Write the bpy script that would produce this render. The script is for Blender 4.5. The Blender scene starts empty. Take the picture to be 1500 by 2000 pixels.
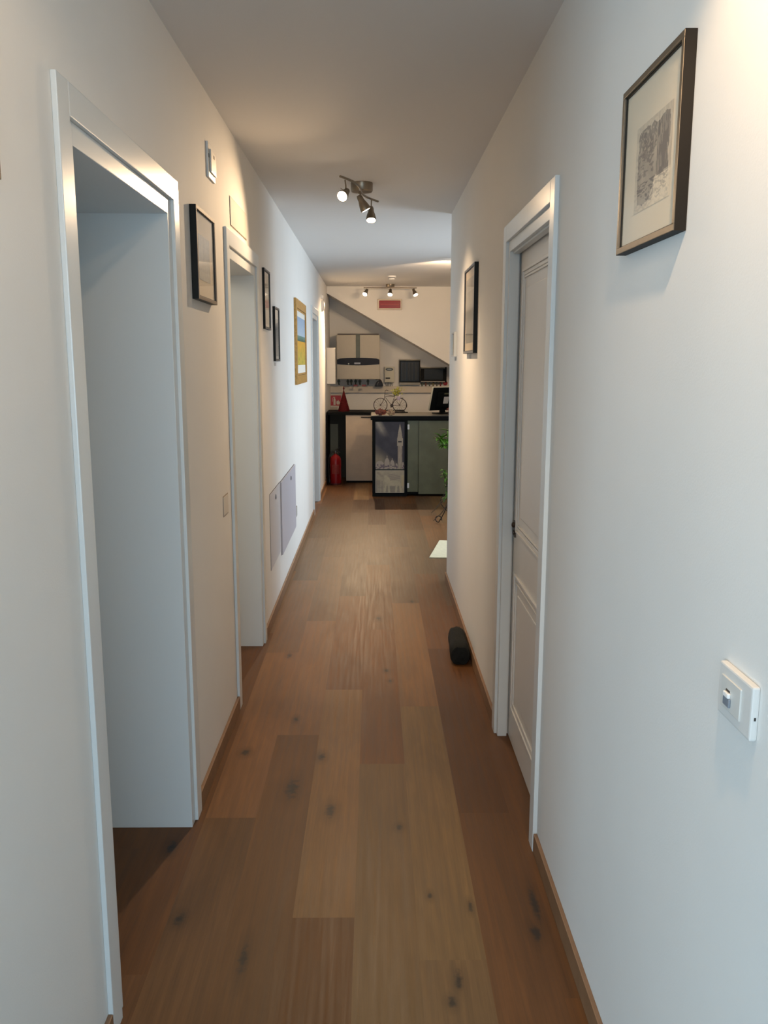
import bpy, bmesh, math, random
from mathutils import Vector, Matrix
random.seed(7)
S = bpy.context.scene
COL = S.collection

# ------------------------------------------------------------------ camera
F_PX, YAW, PITCH, ROLL, CAM_H = 1665.0, 0.012188, 0.174590, 0.0013066, 1.665
def make_camera():
    cy, sy = math.cos(YAW), math.sin(YAW); cp, sp = math.cos(PITCH), math.sin(PITCH)
    f = Vector((sy*cp, cy*cp, -sp)); r = Vector((cy, -sy, 0)); u = r.cross(f)
    r2 = r*math.cos(ROLL) + u*math.sin(ROLL); u2 = u*math.cos(ROLL) - r*math.sin(ROLL)
    cd = bpy.data.cameras.new('camera'); c = bpy.data.objects.new('camera', cd); COL.objects.link(c)
    M = Matrix((r2, u2, -f)).transposed().to_4x4(); M.translation = (0, 0, CAM_H); c.matrix_world = M
    cd.sensor_fit = 'VERTICAL'; cd.sensor_height = 36.0; cd.lens = F_PX/2000*36.0
    cd.clip_start = 0.02; cd.clip_end = 60
    S.camera = c
make_camera()

# ------------------------------------------------------------------ world, lights, exposure
S.view_settings.view_transform = 'Standard'; S.view_settings.look = 'None'
S.view_settings.exposure = 0.53; S.view_settings.gamma = 1.0; S.view_settings.use_curve_mapping = False
w = bpy.data.worlds.new('sky'); S.world = w; w.use_nodes = True
w.node_tree.nodes['Background'].inputs[0].default_value = (0.55, 0.72, 1.0, 1); w.node_tree.nodes['Background'].inputs[1].default_value = 0.6

COOL = (0.57, 0.81, 1.0); COOL_SIDE = (0.78, 0.90, 1.0); WARM = (1.0, 0.69, 0.41)
def area(name, loc, target, sx, sy, power, color, spread=180):
    l = bpy.data.lights.new(name, 'AREA'); l.shape = 'RECTANGLE'; l.size = sx; l.size_y = sy
    l.energy = power; l.color = color; l.spread = math.radians(spread)
    o = bpy.data.objects.new(name, l); COL.objects.link(o); o.location = loc
    o.rotation_euler = (Vector(target)-Vector(loc)).to_track_quat('-Z', 'Y').to_euler(); return o
def spot(name, loc, target, power, color, angle=50, blend=0.5, radius=0.02, parent=None):
    l = bpy.data.lights.new(name, 'SPOT'); l.energy = power; l.color = color
    l.spot_size = math.radians(angle); l.spot_blend = blend; l.shadow_soft_size = radius
    o = bpy.data.objects.new(name, l); COL.objects.link(o); o.location = loc
    o.rotation_euler = (Vector(target)-Vector(loc)).to_track_quat('-Z', 'Y').to_euler(); return o
# daylight through the window of the side room (right) and of the room behind the camera
area('daylight_side_window', (2.58, 7.95, 1.30), (0, 7.75, 1.2), 1.75, 1.8, 34, COOL_SIDE, 125)
area('daylight_back_window', (0.3, -4.25, 1.5), (0.1, 0, 1.1), 2.4, 1.9, 66, COOL)
area('daylight_left_window', (-2.85, -1.6, 1.3), (0.5, 0.9, 1.0), 1.8, 1.9, 128, COOL)
area('daylight_right_window', (2.45, -1.6, 1.3), (-0.6, 1.3, 1.0), 1.8, 1.9, 14, COOL)
area('daylight_room_window', (-2.75, 2.2, 1.5), (-1, 2.4, 1.0), 1.2, 1.4, 3, COOL)
area('room_two_lamp', (-2.1, 4.0, 2.45), (-.8, 4.7, .8), .5, .5, 9, (1.0, .88, .70))

XL, XR, ZC = -0.66, 0.56, 2.71
Y0 = 0.85            # where the corridor begins, behind the camera
YE = 6.38            # where the right wall ends
YF, YR = 12.4, 13.1  # stair flank and recess wall behind it

# ------------------------------------------------------------------ helpers
def lin(r, g, b):
    f = lambda c: (c/255/12.92 if c/255 <= 0.04045 else ((c/255+0.055)/1.055)**2.4)
    return (f(r), f(g), f(b), 1)
def mat(name, rgb, rough=0.5, metal=0.0, spec=0.5, noise=0.0, nscale=20, bump=0.0, bscale=200, emit=None, estr=0, coat=0, trans=0):
    m = bpy.data.materials.new(name); m.use_nodes = True; nt = m.node_tree; b = nt.nodes['Principled BSDF']
    b.inputs['Base Color'].default_value = rgb if len(rgb) == 4 else (*rgb, 1)
    b.inputs['Roughness'].default_value = rough; b.inputs['Metallic'].default_value = metal
    b.inputs['Specular IOR Level'].default_value = spec; b.inputs['Coat Weight'].default_value = coat
    b.inputs['Transmission Weight'].default_value = trans
    if emit: b.inputs['Emission Color'].default_value = (*emit[:3], 1); b.inputs['Emission Strength'].default_value = estr
    tc = nt.nodes.new('ShaderNodeTexCoord')
    if noise:
        n = nt.nodes.new('ShaderNodeTexNoise'); n.inputs['Scale'].default_value = nscale; n.inputs['Detail'].default_value = 4
        nt.links.new(tc.outputs['Object'], n.inputs['Vector'])
        mx = nt.nodes.new('ShaderNodeMix'); mx.data_type = 'RGBA'; mx.blend_type = 'MULTIPLY'; mx.inputs[0].default_value = 1
        r = nt.nodes.new('ShaderNodeMapRange'); r.inputs[1].default_value = .25; r.inputs[2].default_value = .75
        r.inputs[3].default_value = 1-noise; r.inputs[4].default_value = 1
        nt.links.new(n.outputs[0], r.inputs[0]); mx.inputs[6].default_value = b.inputs['Base Color'].default_value
        nt.links.new(r.outputs[0], mx.inputs[7]); nt.links.new(mx.outputs[2], b.inputs['Base Color'])
    if bump:
        n = nt.nodes.new('ShaderNodeTexNoise'); n.inputs['Scale'].default_value = bscale; n.inputs['Detail'].default_value = 3
        nt.links.new(tc.outputs['Object'], n.inputs['Vector'])
        bp = nt.nodes.new('ShaderNodeBump'); bp.inputs['Strength'].default_value = bump; bp.inputs['Distance'].default_value = 0.002
        nt.links.new(n.outputs[0], bp.inputs['Height']); nt.links.new(bp.outputs[0], b.inputs['Normal'])
    return m
def attr_mat(name, rough=0.6, spec=0.4, coat=0.0):
    m = mat(name, (1, 1, 1, 1), rough, 0, spec, coat=coat); nt = m.node_tree
    a = nt.nodes.new('ShaderNodeVertexColor'); a.layer_name = 'Col'
    nt.links.new(a.outputs[0], nt.nodes['Principled BSDF'].inputs['Base Color']); return m

class MB:
    """collects shapes of one part"""
    def __init__(s): s.bm = bmesh.new()
    def box(s, x0, x1, y0, y1, z0, z1, bev=0.0, seg=2):
        b = bmesh.new(); bmesh.ops.create_cube(b, size=1)
        for v in b.verts:
            v.co = Vector((x0+(v.co.x+.5)*(x1-x0), y0+(v.co.y+.5)*(y1-y0), z0+(v.co.z+.5)*(z1-z0)))
        if bev: bmesh.ops.bevel(b, geom=b.edges[:], offset=bev, segments=seg, affect='EDGES', profile=.6)
        s.add(b); return s
    def add(s, b, M=None):
        if M: bmesh.ops.transform(b, matrix=M, verts=b.verts)
        me = bpy.data.meshes.new('t'); b.to_mesh(me); b.free(); s.bm.from_mesh(me); bpy.data.meshes.remove(me); return s
    def prism(s, pts, a0, a1, axis='y', bev=0.0):
        """pts = outline in the two other axes (x,z for y; y,z for x; x,y for z)"""
        b = bmesh.new()
        def P(p, a): return {'y': (p[0], a, p[1]), 'x': (a, p[0], p[1]), 'z': (p[0], p[1], a)}[axis]
        v0 = [b.verts.new(P(p, a0)) for p in pts]; v1 = [b.verts.new(P(p, a1)) for p in pts]; n = len(pts)
        b.faces.new(v0); b.faces.new(v1[::-1])
        for i in range(n): b.faces.new((v0[i], v0[(i+1) % n], v1[(i+1) % n], v1[i]))
        bmesh.ops.recalc_face_normals(b, faces=b.faces[:])
        if bev: bmesh.ops.bevel(b, geom=b.edges[:], offset=bev, segments=2, affect='EDGES')
        s.add(b); return s
    def lathe(s, prof, n=28, M=None):
        b = bmesh.new(); rings = []
        for r, z in prof:
            rings.append([b.verts.new((r*math.cos(2*math.pi*i/n), r*math.sin(2*math.pi*i/n), z)) for i in range(n)] if r > 1e-5 else [b.verts.new((0, 0, z))])
        for a, c in zip(rings, rings[1:]):
            for i in range(n):
                j = (i+1) % n
                if len(a) > 1 and len(c) > 1: b.faces.new((a[i], a[j], c[j], c[i]))
                elif len(a) > 1: b.faces.new((a[i], a[j], c[0]))
                elif len(c) > 1: b.faces.new((a[0], c[j], c[i]))
        if len(rings[0]) > 1: b.faces.new(rings[0][::-1])
        if len(rings[-1]) > 1: b.faces.new(rings[-1])
        bmesh.ops.recalc_face_normals(b, faces=b.faces[:])
        s.add(b, M); return s
    def tube(s, pts, r, n=10, taper=None, closed=False, cap=True):
        pts = [Vector(p) for p in pts]; b = bmesh.new(); rings = []; N = len(pts); up = None
        for i, p in enumerate(pts):
            if closed: t = (pts[(i+1) % N]-pts[i-1]).normalized()
            else: t = (pts[min(i+1, N-1)]-pts[max(i-1, 0)]).normalized()
            if up is None: up = Vector((0, 0, 1)) if abs(t.z) < .9 else Vector((1, 0, 0))
            a = t.cross(up).normalized(); up = a.cross(t).normalized()
            rr = r if taper is None else r+(taper-r)*i/(N-1)
            rings.append([b.verts.new(p+rr*(a*math.cos(2*math.pi*k/n)+up*math.sin(2*math.pi*k/n))) for k in range(n)])
        for i in range(N if closed else N-1):
            A, B = rings[i], rings[(i+1) % N]
            for k in range(n): b.faces.new((A[k], A[(k+1) % n], B[(k+1) % n], B[k]))
        if cap and not closed: b.faces.new(rings[0][::-1]); b.faces.new(rings[-1])
        bmesh.ops.recalc_face_normals(b, faces=b.faces[:])
        s.add(b); return s
    def build(s, name, m, parent=None, smooth=False, origin=None):
        me = bpy.data.meshes.new(name)
        if parent is not None:
            bmesh.ops.transform(s.bm, matrix=root_matrix(parent).inverted(), verts=s.bm.verts)
        elif origin is not None:
            bmesh.ops.translate(s.bm, vec=-Vector(origin), verts=s.bm.verts)
        s.bm.to_mesh(me); s.bm.free(); me.materials.append(m)
        o = bpy.data.objects.new(name, me); COL.objects.link(o)
        if parent is not None: o.parent = parent
        elif origin is not None: o.location = origin
        if smooth:
            for p in me.polygons: p.use_smooth = True
            try: me.set_sharp_from_angle(angle=math.radians(40))
            except Exception: pass
        return o
def root_matrix(o):
    M = Matrix.LocRotScale(o.location, o.rotation_euler, o.scale)
    return root_matrix(o.parent) @ M if o.parent else M
def tag(o, label, cat, group=None, kind=None):
    o['label'] = label; o['category'] = cat
    if group: o['group'] = group
    if kind: o['kind'] = kind
    return o
def thing(name, loc, label, cat, group=None):
    o = bpy.data.objects.new(name, None); COL.objects.link(o); o.location = loc; o.empty_display_size = .05
    return tag(o, label, cat, group)
def struct(o): o['kind'] = 'structure'; return o
def art(name, parent, origin, U, V, w, h, nu, nv, fn, m):
    """a flat printed sheet: grid of w x h metres, fn(u,v)->linear rgb of the print itself"""
    b = bmesh.new(); O = Vector(origin); U = Vector(U); V = Vector(V)
    g = [[b.verts.new(O+U*(w*i/nu)+V*(h*j/nv)) for i in range(nu+1)] for j in range(nv+1)]
    for j in range(nv):
        for i in range(nu): b.faces.new((g[j][i], g[j][i+1], g[j+1][i+1], g[j+1][i]))
    if parent is not None: bmesh.ops.transform(b, matrix=root_matrix(parent).inverted(), verts=b.verts)
    me = bpy.data.meshes.new(name); b.to_mesh(me); b.free()
    ca = me.color_attributes.new('Col', 'FLOAT_COLOR', 'CORNER'); k = 0
    for j in range(nv):
        for i in range(nu):
            c = fn((i+.5)/nu, (j+.5)/nv)
            for _ in range(4): ca.data[k].color = (*c[:3], 1); k += 1
    me.materials.append(m); o = bpy.data.objects.new(name, me); COL.objects.link(o); o.parent = parent; return o
def vnoise(x, y, s=0):
    def h(i, j):
        n = math.sin(i*127.1+j*311.7+s*74.7)*43758.5453; return n-math.floor(n)
    i, j = math.floor(x), math.floor(y); fx, fy = x-i, y-j; fx = fx*fx*(3-2*fx); fy = fy*fy*(3-2*fy)
    return (h(i, j)*(1-fx)+h(i+1, j)*fx)*(1-fy)+(h(i, j+1)*(1-fx)+h(i+1, j+1)*fx)*fy
def fbm(x, y, s=0): return sum(vnoise(x*2**k, y*2**k, s+k)*.5**(k+1) for k in range(4))
def mixc(a, b, t): t = max(0, min(1, t)); return tuple(a[i]*(1-t)+b[i]*t for i in range(3))

# ------------------------------------------------------------------ materials
M_WALL = mat('white_plaster', (0.80, 0.785, 0.75), 0.75, spec=.25, noise=.03, nscale=3, bump=.12, bscale=260)
M_CEIL = mat('ceiling_plaster', (0.77, 0.76, 0.745), 0.8, spec=.2, bump=.15, bscale=200)
M_LACQ = mat('white_lacquer', (0.72, 0.755, 0.755), 0.28, spec=.5)
M_DOOR = mat('white_door_lacquer', (0.76, 0.75, 0.72), 0.38, spec=.5)
M_BASE = mat('oak_skirting', (0.27, 0.15, 0.078), 0.5, noise=.25, nscale=14)
M_BLACK = mat('black_frame', (0.010, 0.011, 0.010), 0.45, spec=.18)
M_BRONZE = mat('brushed_bronze_frame', (0.17, 0.135, 0.095), 0.42, metal=.45, noise=.2, nscale=60)
M_BRONZE_L = mat('pale_metal_frame', (0.25, 0.20, 0.16), 0.6, spec=.2)
M_NICKEL = mat('brushed_nickel', (0.30, 0.25, 0.19), 0.35, metal=.9, noise=.15, nscale=90)
M_PLASTIC = mat('white_plastic', (0.72, 0.71, 0.68), 0.4)
M_GAP = mat('dark_gap', (0.05, 0.045, 0.04), 0.7)
M_GREYPL = mat('grey_plastic', (0.42, 0.41, 0.39), 0.5)
M_MATB = mat('passepartout_card', (0.74, 0.64, 0.49), 0.8)
M_CREAM = mat('cream_card', (0.74, 0.70, 0.61), 0.8)
M_ART = attr_mat('printed_paper', .7)
M_ARTG = attr_mat('glazed_print', .35, .2)
M_GLASS = bpy.data.materials.new('picture_glass'); M_GLASS.use_nodes = True
_nt = M_GLASS.node_tree; _nt.nodes.clear()
_o = _nt.nodes.new('ShaderNodeOutputMaterial'); _mx = _nt.nodes.new('ShaderNodeMixShader'); _t = _nt.nodes.new('ShaderNodeBsdfTransparent')
_g = _nt.nodes.new('ShaderNodeBsdfGlossy'); _g.inputs['Roughness'].default_value = 0.03; _fr = _nt.nodes.new('ShaderNodeFresnel'); _fr.inputs[0].default_value = 1.5
# thin pane: light leaving through the back face must not meet total internal reflection
_ge = _nt.nodes.new('ShaderNodeNewGeometry'); _iv = _nt.nodes.new('ShaderNodeMath'); _iv.operation = 'SUBTRACT'; _iv.inputs[0].default_value = 1
_ml = _nt.nodes.new('ShaderNodeMath'); _ml.operation = 'MULTIPLY'
_nt.links.new(_ge.outputs['Backfacing'], _iv.inputs[1]); _nt.links.new(_fr.outputs[0], _ml.inputs[0]); _nt.links.new(_iv.outputs[0], _ml.inputs[1])
_nt.links.new(_ml.outputs[0], _mx.inputs[0]); _nt.links.new(_t.outputs[0], _mx.inputs[1]); _nt.links.new(_g.outputs[0], _mx.inputs[2]); _nt.links.new(_mx.outputs[0], _o.inputs[0])

M_GLASS2 = M_GLASS.copy(); M_GLASS2.name = 'anti_glare_glass'
for _n in M_GLASS2.node_tree.nodes:
    if _n.type == 'FRESNEL': _n.inputs[0].default_value = 1.22

# plank floor -------------------------------------------------------
KNOTS = [(-.325, 3.138, .020, 1.9), (-.224, 3.413, .013, 1.2), (-.554, 3.455, .014, 1.0), (-.165, 2.969, .015, 1.5), (.092, 2.851, .009, 1.1),
         (.230, 2.069, .010, 1.8), (.206, 1.990, .009, 1.1), (.479, 2.264, .012, 1.4), (-.591, 2.338, .011, 1.1), (.069, 4.441, .010, 1.2),
         (-.368, 3.801, .009, 1.6), (.033, 5.404, .013, 1.6), (.086, 4.289, .008, 1.2), (-.37, 2.156, .010, 3), (-.487, 4.693, .010, 1.8),
         (.27, 5.803, .010, 1.5), (.177, 2.444, .006, 1.4), (.298, 2.391, .006, 2), (-.704, 2.727, .014, 1.3), (.50, 2.40, .010, 4)]
def floor_material():
    m = mat('oiled_oak_planks', (.4, .3, .2, 1), 0.46, spec=.42); nt = m.node_tree; N = nt.nodes.new; L = nt.links.new
    b = nt.nodes['Principled BSDF']
    vc = N('ShaderNodeVertexColor'); vc.layer_name = 'Col'
    off = N('ShaderNodeAttribute'); off.attribute_name = 'off'
    tc = N('ShaderNodeTexCoord')
    add = N('ShaderNodeVectorMath'); add.operation = 'ADD'; L(tc.outputs['Object'], add.inputs[0]); L(off.outputs['Vector'], add.inputs[1])
    def scaled(v):
        s = N('ShaderNodeVectorMath'); s.operation = 'MULTIPLY'; s.inputs[1].default_value = v; L(add.outputs[0], s.inputs[0]); return s
    def noise(v, scale, det, dist=0):
        n = N('ShaderNodeTexNoise'); n.inputs['Scale'].default_value = scale; n.inputs['Detail'].default_value = det
        n.inputs['Distortion'].default_value = dist; L(v.outputs[0], n.inputs['Vector']); return n
    def rng(src, a, c, lo, hi):
        r = N('ShaderNodeMapRange'); r.inputs[1].default_value = a; r.inputs[2].default_value = c; r.inputs[3].default_value = lo; r.inputs[4].default_value = hi
        L(src, r.inputs[0]); return r
    g1 = noise(scaled((34, 1.1, 1)), 2.2, 6, .5)      # long grain streaks
    g2 = noise(scaled((2.6, .8, 1)), 1.6, 3, .9)       # broad cloudy tone
    sw = scaled((9, .55, 1)); wv = N('ShaderNodeTexWave'); wv.inputs['Scale'].default_value = .9; wv.inputs['Distortion'].default_value = 7
    wv.inputs['Detail'].default_value = 3; wv.inputs['Detail Scale'].default_value = 1.2; L(sw.outputs[0], wv.inputs['Vector'])
    pores = noise(scaled((260, 9, 1)), 1.0, 2, 0)
    def mul(x, y):
        q = N('ShaderNodeMath'); q.operation = 'MULTIPLY'; L(x, q.inputs[0]); L(y, q.inputs[1]); return q.outputs[0]
    k = mul(rng(g1.outputs[0], .3, .7, .36, .50).outputs[0], rng(g2.outputs[0], .3, .72, .80, 1.14).outputs[0])
    k = mul(k, rng(wv.outputs['Fac'], 0, 1, .955, 1.03).outputs[0])
    k = mul(k, rng(pores.outputs[0], .35, .65, .94, 1.03).outputs[0])
    sc = N('ShaderNodeVectorMath'); sc.operation = 'SCALE'; L(vc.outputs[0], sc.inputs[0]); L(k, sc.inputs['Scale'])
    # knots: dark cores with a soft halo
    prev = None
    wob = noise(scaled((1, 1, 1)), 45, 3, 0)
    for x, y, r, st in KNOTS:
        s = N('ShaderNodeVectorMath'); s.operation = 'SUBTRACT'; L(tc.outputs['Object'], s.inputs[0]); s.inputs[1].default_value = (x, y, 0)
        q = N('ShaderNodeVectorMath'); q.operation = 'MULTIPLY'; L(s.outputs[0], q.inputs[0]); q.inputs[1].default_value = (1/r, 1/(r*st*1.6), 0)
        ln = N('ShaderNodeVectorMath'); ln.operation = 'LENGTH'; L(q.outputs[0], ln.inputs[0])
        if prev is None: prev = ln.outputs['Value']
        else:
            mn = N('ShaderNodeMath'); mn.operation = 'MINIMUM'; L(prev, mn.inputs[0]); L(ln.outputs['Value'], mn.inputs[1]); prev = mn.outputs[0]
    ws = rng(wob.outputs[0], .3, .7, -.55, .55); ad = N('ShaderNodeMath'); ad.operation = 'ADD'; L(prev, ad.inputs[0]); L(ws.outputs[0], ad.inputs[1])
    core = rng(ad.outputs[0], .2, 1.7, .85, 0); core.interpolation_type = 'SMOOTHSTEP'
    mx = N('ShaderNodeMix'); mx.data_type = 'RGBA'; L(core.outputs[0], mx.inputs[0]); L(sc.outputs[0], mx.inputs[6]); mx.inputs[7].default_value = (.022, .021, .020, 1)
    halo = rng(prev, .8, 3.4, .68, 1.0); hs = N('ShaderNodeVectorMath'); hs.operation = 'SCALE'; L(mx.outputs[2], hs.inputs[0]); L(halo.outputs[0], hs.inputs['Scale'])
    L(hs.outputs[0], b.inputs['Base Color'])
    rr = rng(g1.outputs[0], .3, .7, .42, .54); L(rr.outputs[0], b.inputs['Roughness']); b.inputs['Specular IOR Level'].default_value = .30
    bp = N('ShaderNodeBump'); bp.inputs['Strength'].default_value = .12; bp.inputs['Distance'].default_value = .001; L(g1.outputs[0], bp.inputs['Height']); L(bp.outputs[0], b.inputs['Normal'])
    return m
def build_floor():
    LT_DIM, MD, DK, RD, GY, BR = (.285, .20, .142), (.345, .20, .108), (.27, .155, .082), (.275, .150, .062), (.355, .25, .155), (.30, .165, .078)  # light tone and far planks are darkened to offset the bright light there
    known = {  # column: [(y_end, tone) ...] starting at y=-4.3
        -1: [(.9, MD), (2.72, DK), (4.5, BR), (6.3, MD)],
        0: [(.6, DK), (2.1, MD), (3.95, BR), (5.1, BR), (6.7, (.37, .235, .14)), (8.3, LT_DIM)],
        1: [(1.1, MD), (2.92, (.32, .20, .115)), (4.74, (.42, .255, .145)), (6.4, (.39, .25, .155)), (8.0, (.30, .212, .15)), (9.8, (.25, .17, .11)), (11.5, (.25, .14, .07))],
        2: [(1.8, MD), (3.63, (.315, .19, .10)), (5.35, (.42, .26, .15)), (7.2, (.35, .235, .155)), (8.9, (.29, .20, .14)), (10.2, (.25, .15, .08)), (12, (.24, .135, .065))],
        3: [(.5, DK), (2.34, RD), (4.17, (.43, .285, .165)), (5.95, (.335, .19, .10)), (7.8, LT_DIM), (9.4, LT_DIM), (10.3, (.19, .098, .045))],
        4: [(1.5, MD), (3.345, (.36, .255, .155)), (5.17, (.335, .19, .10)), (6.91, (.32, .19, .105)), (8.68, LT_DIM), (10.4, (.165, .078, .034))],
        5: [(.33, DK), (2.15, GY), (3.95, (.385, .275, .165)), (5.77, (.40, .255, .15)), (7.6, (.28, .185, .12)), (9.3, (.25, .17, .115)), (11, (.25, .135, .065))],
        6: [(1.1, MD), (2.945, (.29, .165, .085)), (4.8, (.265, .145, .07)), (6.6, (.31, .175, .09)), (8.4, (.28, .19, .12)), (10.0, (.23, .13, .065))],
        7: [(.2, MD), (2.0, BR), (3.85, (.30, .17, .088)), (5.7, BR), (7.5, LT_DIM), (9.2, MD)],
    }
    b = bmesh.new(); cols = []; rnd = random.Random(3); tones = [LT_DIM, MD, BR, (.4, .25, .15), (.34, .21, .12), GY]
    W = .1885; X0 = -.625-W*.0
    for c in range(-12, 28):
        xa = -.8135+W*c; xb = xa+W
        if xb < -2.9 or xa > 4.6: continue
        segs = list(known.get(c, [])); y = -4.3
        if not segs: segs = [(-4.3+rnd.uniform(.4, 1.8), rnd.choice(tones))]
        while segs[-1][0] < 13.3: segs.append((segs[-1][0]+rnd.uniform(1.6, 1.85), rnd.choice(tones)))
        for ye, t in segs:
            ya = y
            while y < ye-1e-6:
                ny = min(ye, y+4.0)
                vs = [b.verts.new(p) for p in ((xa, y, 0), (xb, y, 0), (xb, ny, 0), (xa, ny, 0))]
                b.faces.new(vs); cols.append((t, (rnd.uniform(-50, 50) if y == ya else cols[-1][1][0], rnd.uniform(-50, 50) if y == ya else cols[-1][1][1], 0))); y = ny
    me = bpy.data.meshes.new('floor'); b.to_mesh(me); b.free()
    ca = me.color_attributes.new('Col', 'FLOAT_COLOR', 'CORNER'); oa = me.attributes.new('off', 'FLOAT_VECTOR', 'FACE')
    for i, (t, o) in enumerate(cols):
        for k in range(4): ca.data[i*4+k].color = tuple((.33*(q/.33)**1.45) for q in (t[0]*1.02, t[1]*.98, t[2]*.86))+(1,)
        oa.data[i].vector = o
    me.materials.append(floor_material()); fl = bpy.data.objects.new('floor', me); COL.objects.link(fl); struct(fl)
build_floor()

# ------------------------------------------------------------------ shell
def wall_x(name, x0, x1, ys, ye, openings, m=M_WALL):
    """wall running along y with openings [(y0,y1,z_top)]"""
    b = MB(); y = ys
    for a, c, zt in openings:
        b.box(x0, x1, y, a, 0, ZC); b.box(x0, x1, a, c, zt, ZC); y = c
    b.box(x0, x1, y, ye, 0, ZC)
    return struct(b.build(name, m))
D1, D2, D3, DR = (1.945, 2.905), (3.985, 4.905), (9.27, 10.23), (2.755, 3.64)
wall_x('wall_left', -.96, XL, Y0, YR, [(D1[0], D1[1], 2.18), (D2[0], D2[1], 2.18), (D3[0], D3[1], 2.18)])
wall_x('wall_right', XR, .70, Y0, YE, [(DR[0], DR[1], 2.155)])
struct(MB().box(-3.0, 4.7, -4.4, 13.3, ZC, ZC+.1).build('ceiling', M_CEIL))
# sloping stair flank at the end of the corridor with the recess beneath it
sl = (2.615-1.62)/(1.103+.66)
pts = [(XL, 2.615), (XL, ZC), (4.5, ZC), (4.5, 0), (XL+2.615/sl, 0)]
struct(MB().prism(pts, YF, YR, 'y').build('wall_stair', M_WALL))
struct(MB().box(-.96, 4.5, YR, YR+.12, 0, ZC).build('wall_end', M_WALL))
# side room, rooms to the left, room behind the camera
b = MB(); b.box(2.6, 2.7, 6.28, YF, 0, .3); b.box(2.6, 2.7, 6.28, YF, 2.4, ZC); b.box(2.6, 2.7, 6.28, 7.0, .3, 2.4); b.box(2.6, 2.7, 8.9, YF, .3, 2.4)
struct(b.build('wall_side', M_WALL))
struct(MB().box(.70, 2.6, 6.28, 6.38, 0, ZC).build('wall_partition', M_WALL))
b = MB()
for y in (7.0, 7.92, 8.84): b.box(2.62, 2.68, y, y+.06, .3, 2.4)
b.box(2.62, 2.68, 7.0, 8.9, .3, .36); b.box(2.62, 2.68, 7.0, 8.9, 2.34, 2.4); struct(b.build('window_1', M_LACQ))
struct(MB().box(-3.0, -2.9, -4.3, 13.2, 0, ZC).build('wall_outer', M_WALL))
b = MB()
for y in (3.4, 7.0, .85): b.box(-2.9, -.96, y, y+.1, 0, ZC)
struct(b.build('wall_rooms', M_WALL))
b = MB(); b.box(-2.9, -1.0, -4.4, -4.3, 0, ZC); b.box(1.6, 2.6, -4.4, -4.3, 0, ZC); b.box(-1.0, 1.6, -4.4, -4.3, 0, .5); b.box(-1.0, 1.6, -4.4, -4.3, 2.5, ZC)
struct(b.build('wall_back', M_WALL))
b = MB()
for x in (-1.0, .27, 1.54): b.box(x, x+.06, -4.37, -4.32, .5, 2.5)
b.box(-1.0, 1.6, -4.37, -4.32, .5, .56); b.box(-1.0, 1.6, -4.37, -4.32, 2.44, 2.5); struct(b.build('window_2', M_LACQ))
struct(MB().box(2.5, 2.6, -4.3, .85, 0, ZC).build('wall_flank', M_WALL))
struct(MB().box(.70, 2.6, .85, .95, 0, ZC).build('wall_return', M_WALL))

# skirting boards
def skirt(name, x0, x1, ya, yb):
    return struct(MB().box(x0, x1, ya, yb, 0, .07, .002).build(name, M_BASE))
T = .013
skirt('baseboard_left', XL, XL+T, Y0, 1.874)
skirt('baseboard_left', XL, XL+T, 2.976, 3.914); skirt('baseboard_left', XL, XL+T, 4.976, 9.199); skirt('baseboard_left', XL, XL+T, 10.301, 12.38)
skirt('baseboard_right', XR-T, XR, Y0, 2.684); skirt('baseboard_right', XR-T, XR, 3.711, YE)
struct(MB().box(.56, .70, YE, YE+T, 0, .07, .002).build('baseboard_corner', M_BASE))

# ------------------------------------------------------------------ left doorways: flat casing, thick lined jambs
def left_doorway(n, a, c, lb):
    """a..c = inner edges of the casing; the lining stands inside"""
    root = bpy.data.objects.new('door_%d' % n, None); COL.objects.link(root); root.location = (XL, a, 0); root['kind'] = 'structure'
    p = .013; cw = .071; zt = 2.18
    cs = MB()
    cs.box(XL, XL+p, a-cw, a, 0, zt+cw, .0025); cs.box(XL, XL+p, c, c+cw, 0, zt+cw, .0025); cs.box(XL, XL+p, a+.0005, c-.0005, zt, zt+cw, .0025)
    cs.build('door_casing', M_LACQ, root)
    ln = MB(); t = .05; xo = -.96
    ln.box(xo, XL+.002, a, a+t-.01, 0, zt, .002)
    ln.box(xo, XL+.002, c-t, c, 0, zt, .002)
    ln.box(xo, XL+.002, a+t-.0105, c-t+.0005, zt-t, zt, .002)
    ln.build('jamb_lining', M_LACQ, root)
    return root
left_doorway(1, *D1, ''); left_doorway(2, *D2, ''); left_doorway(3, *D3, '')

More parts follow.
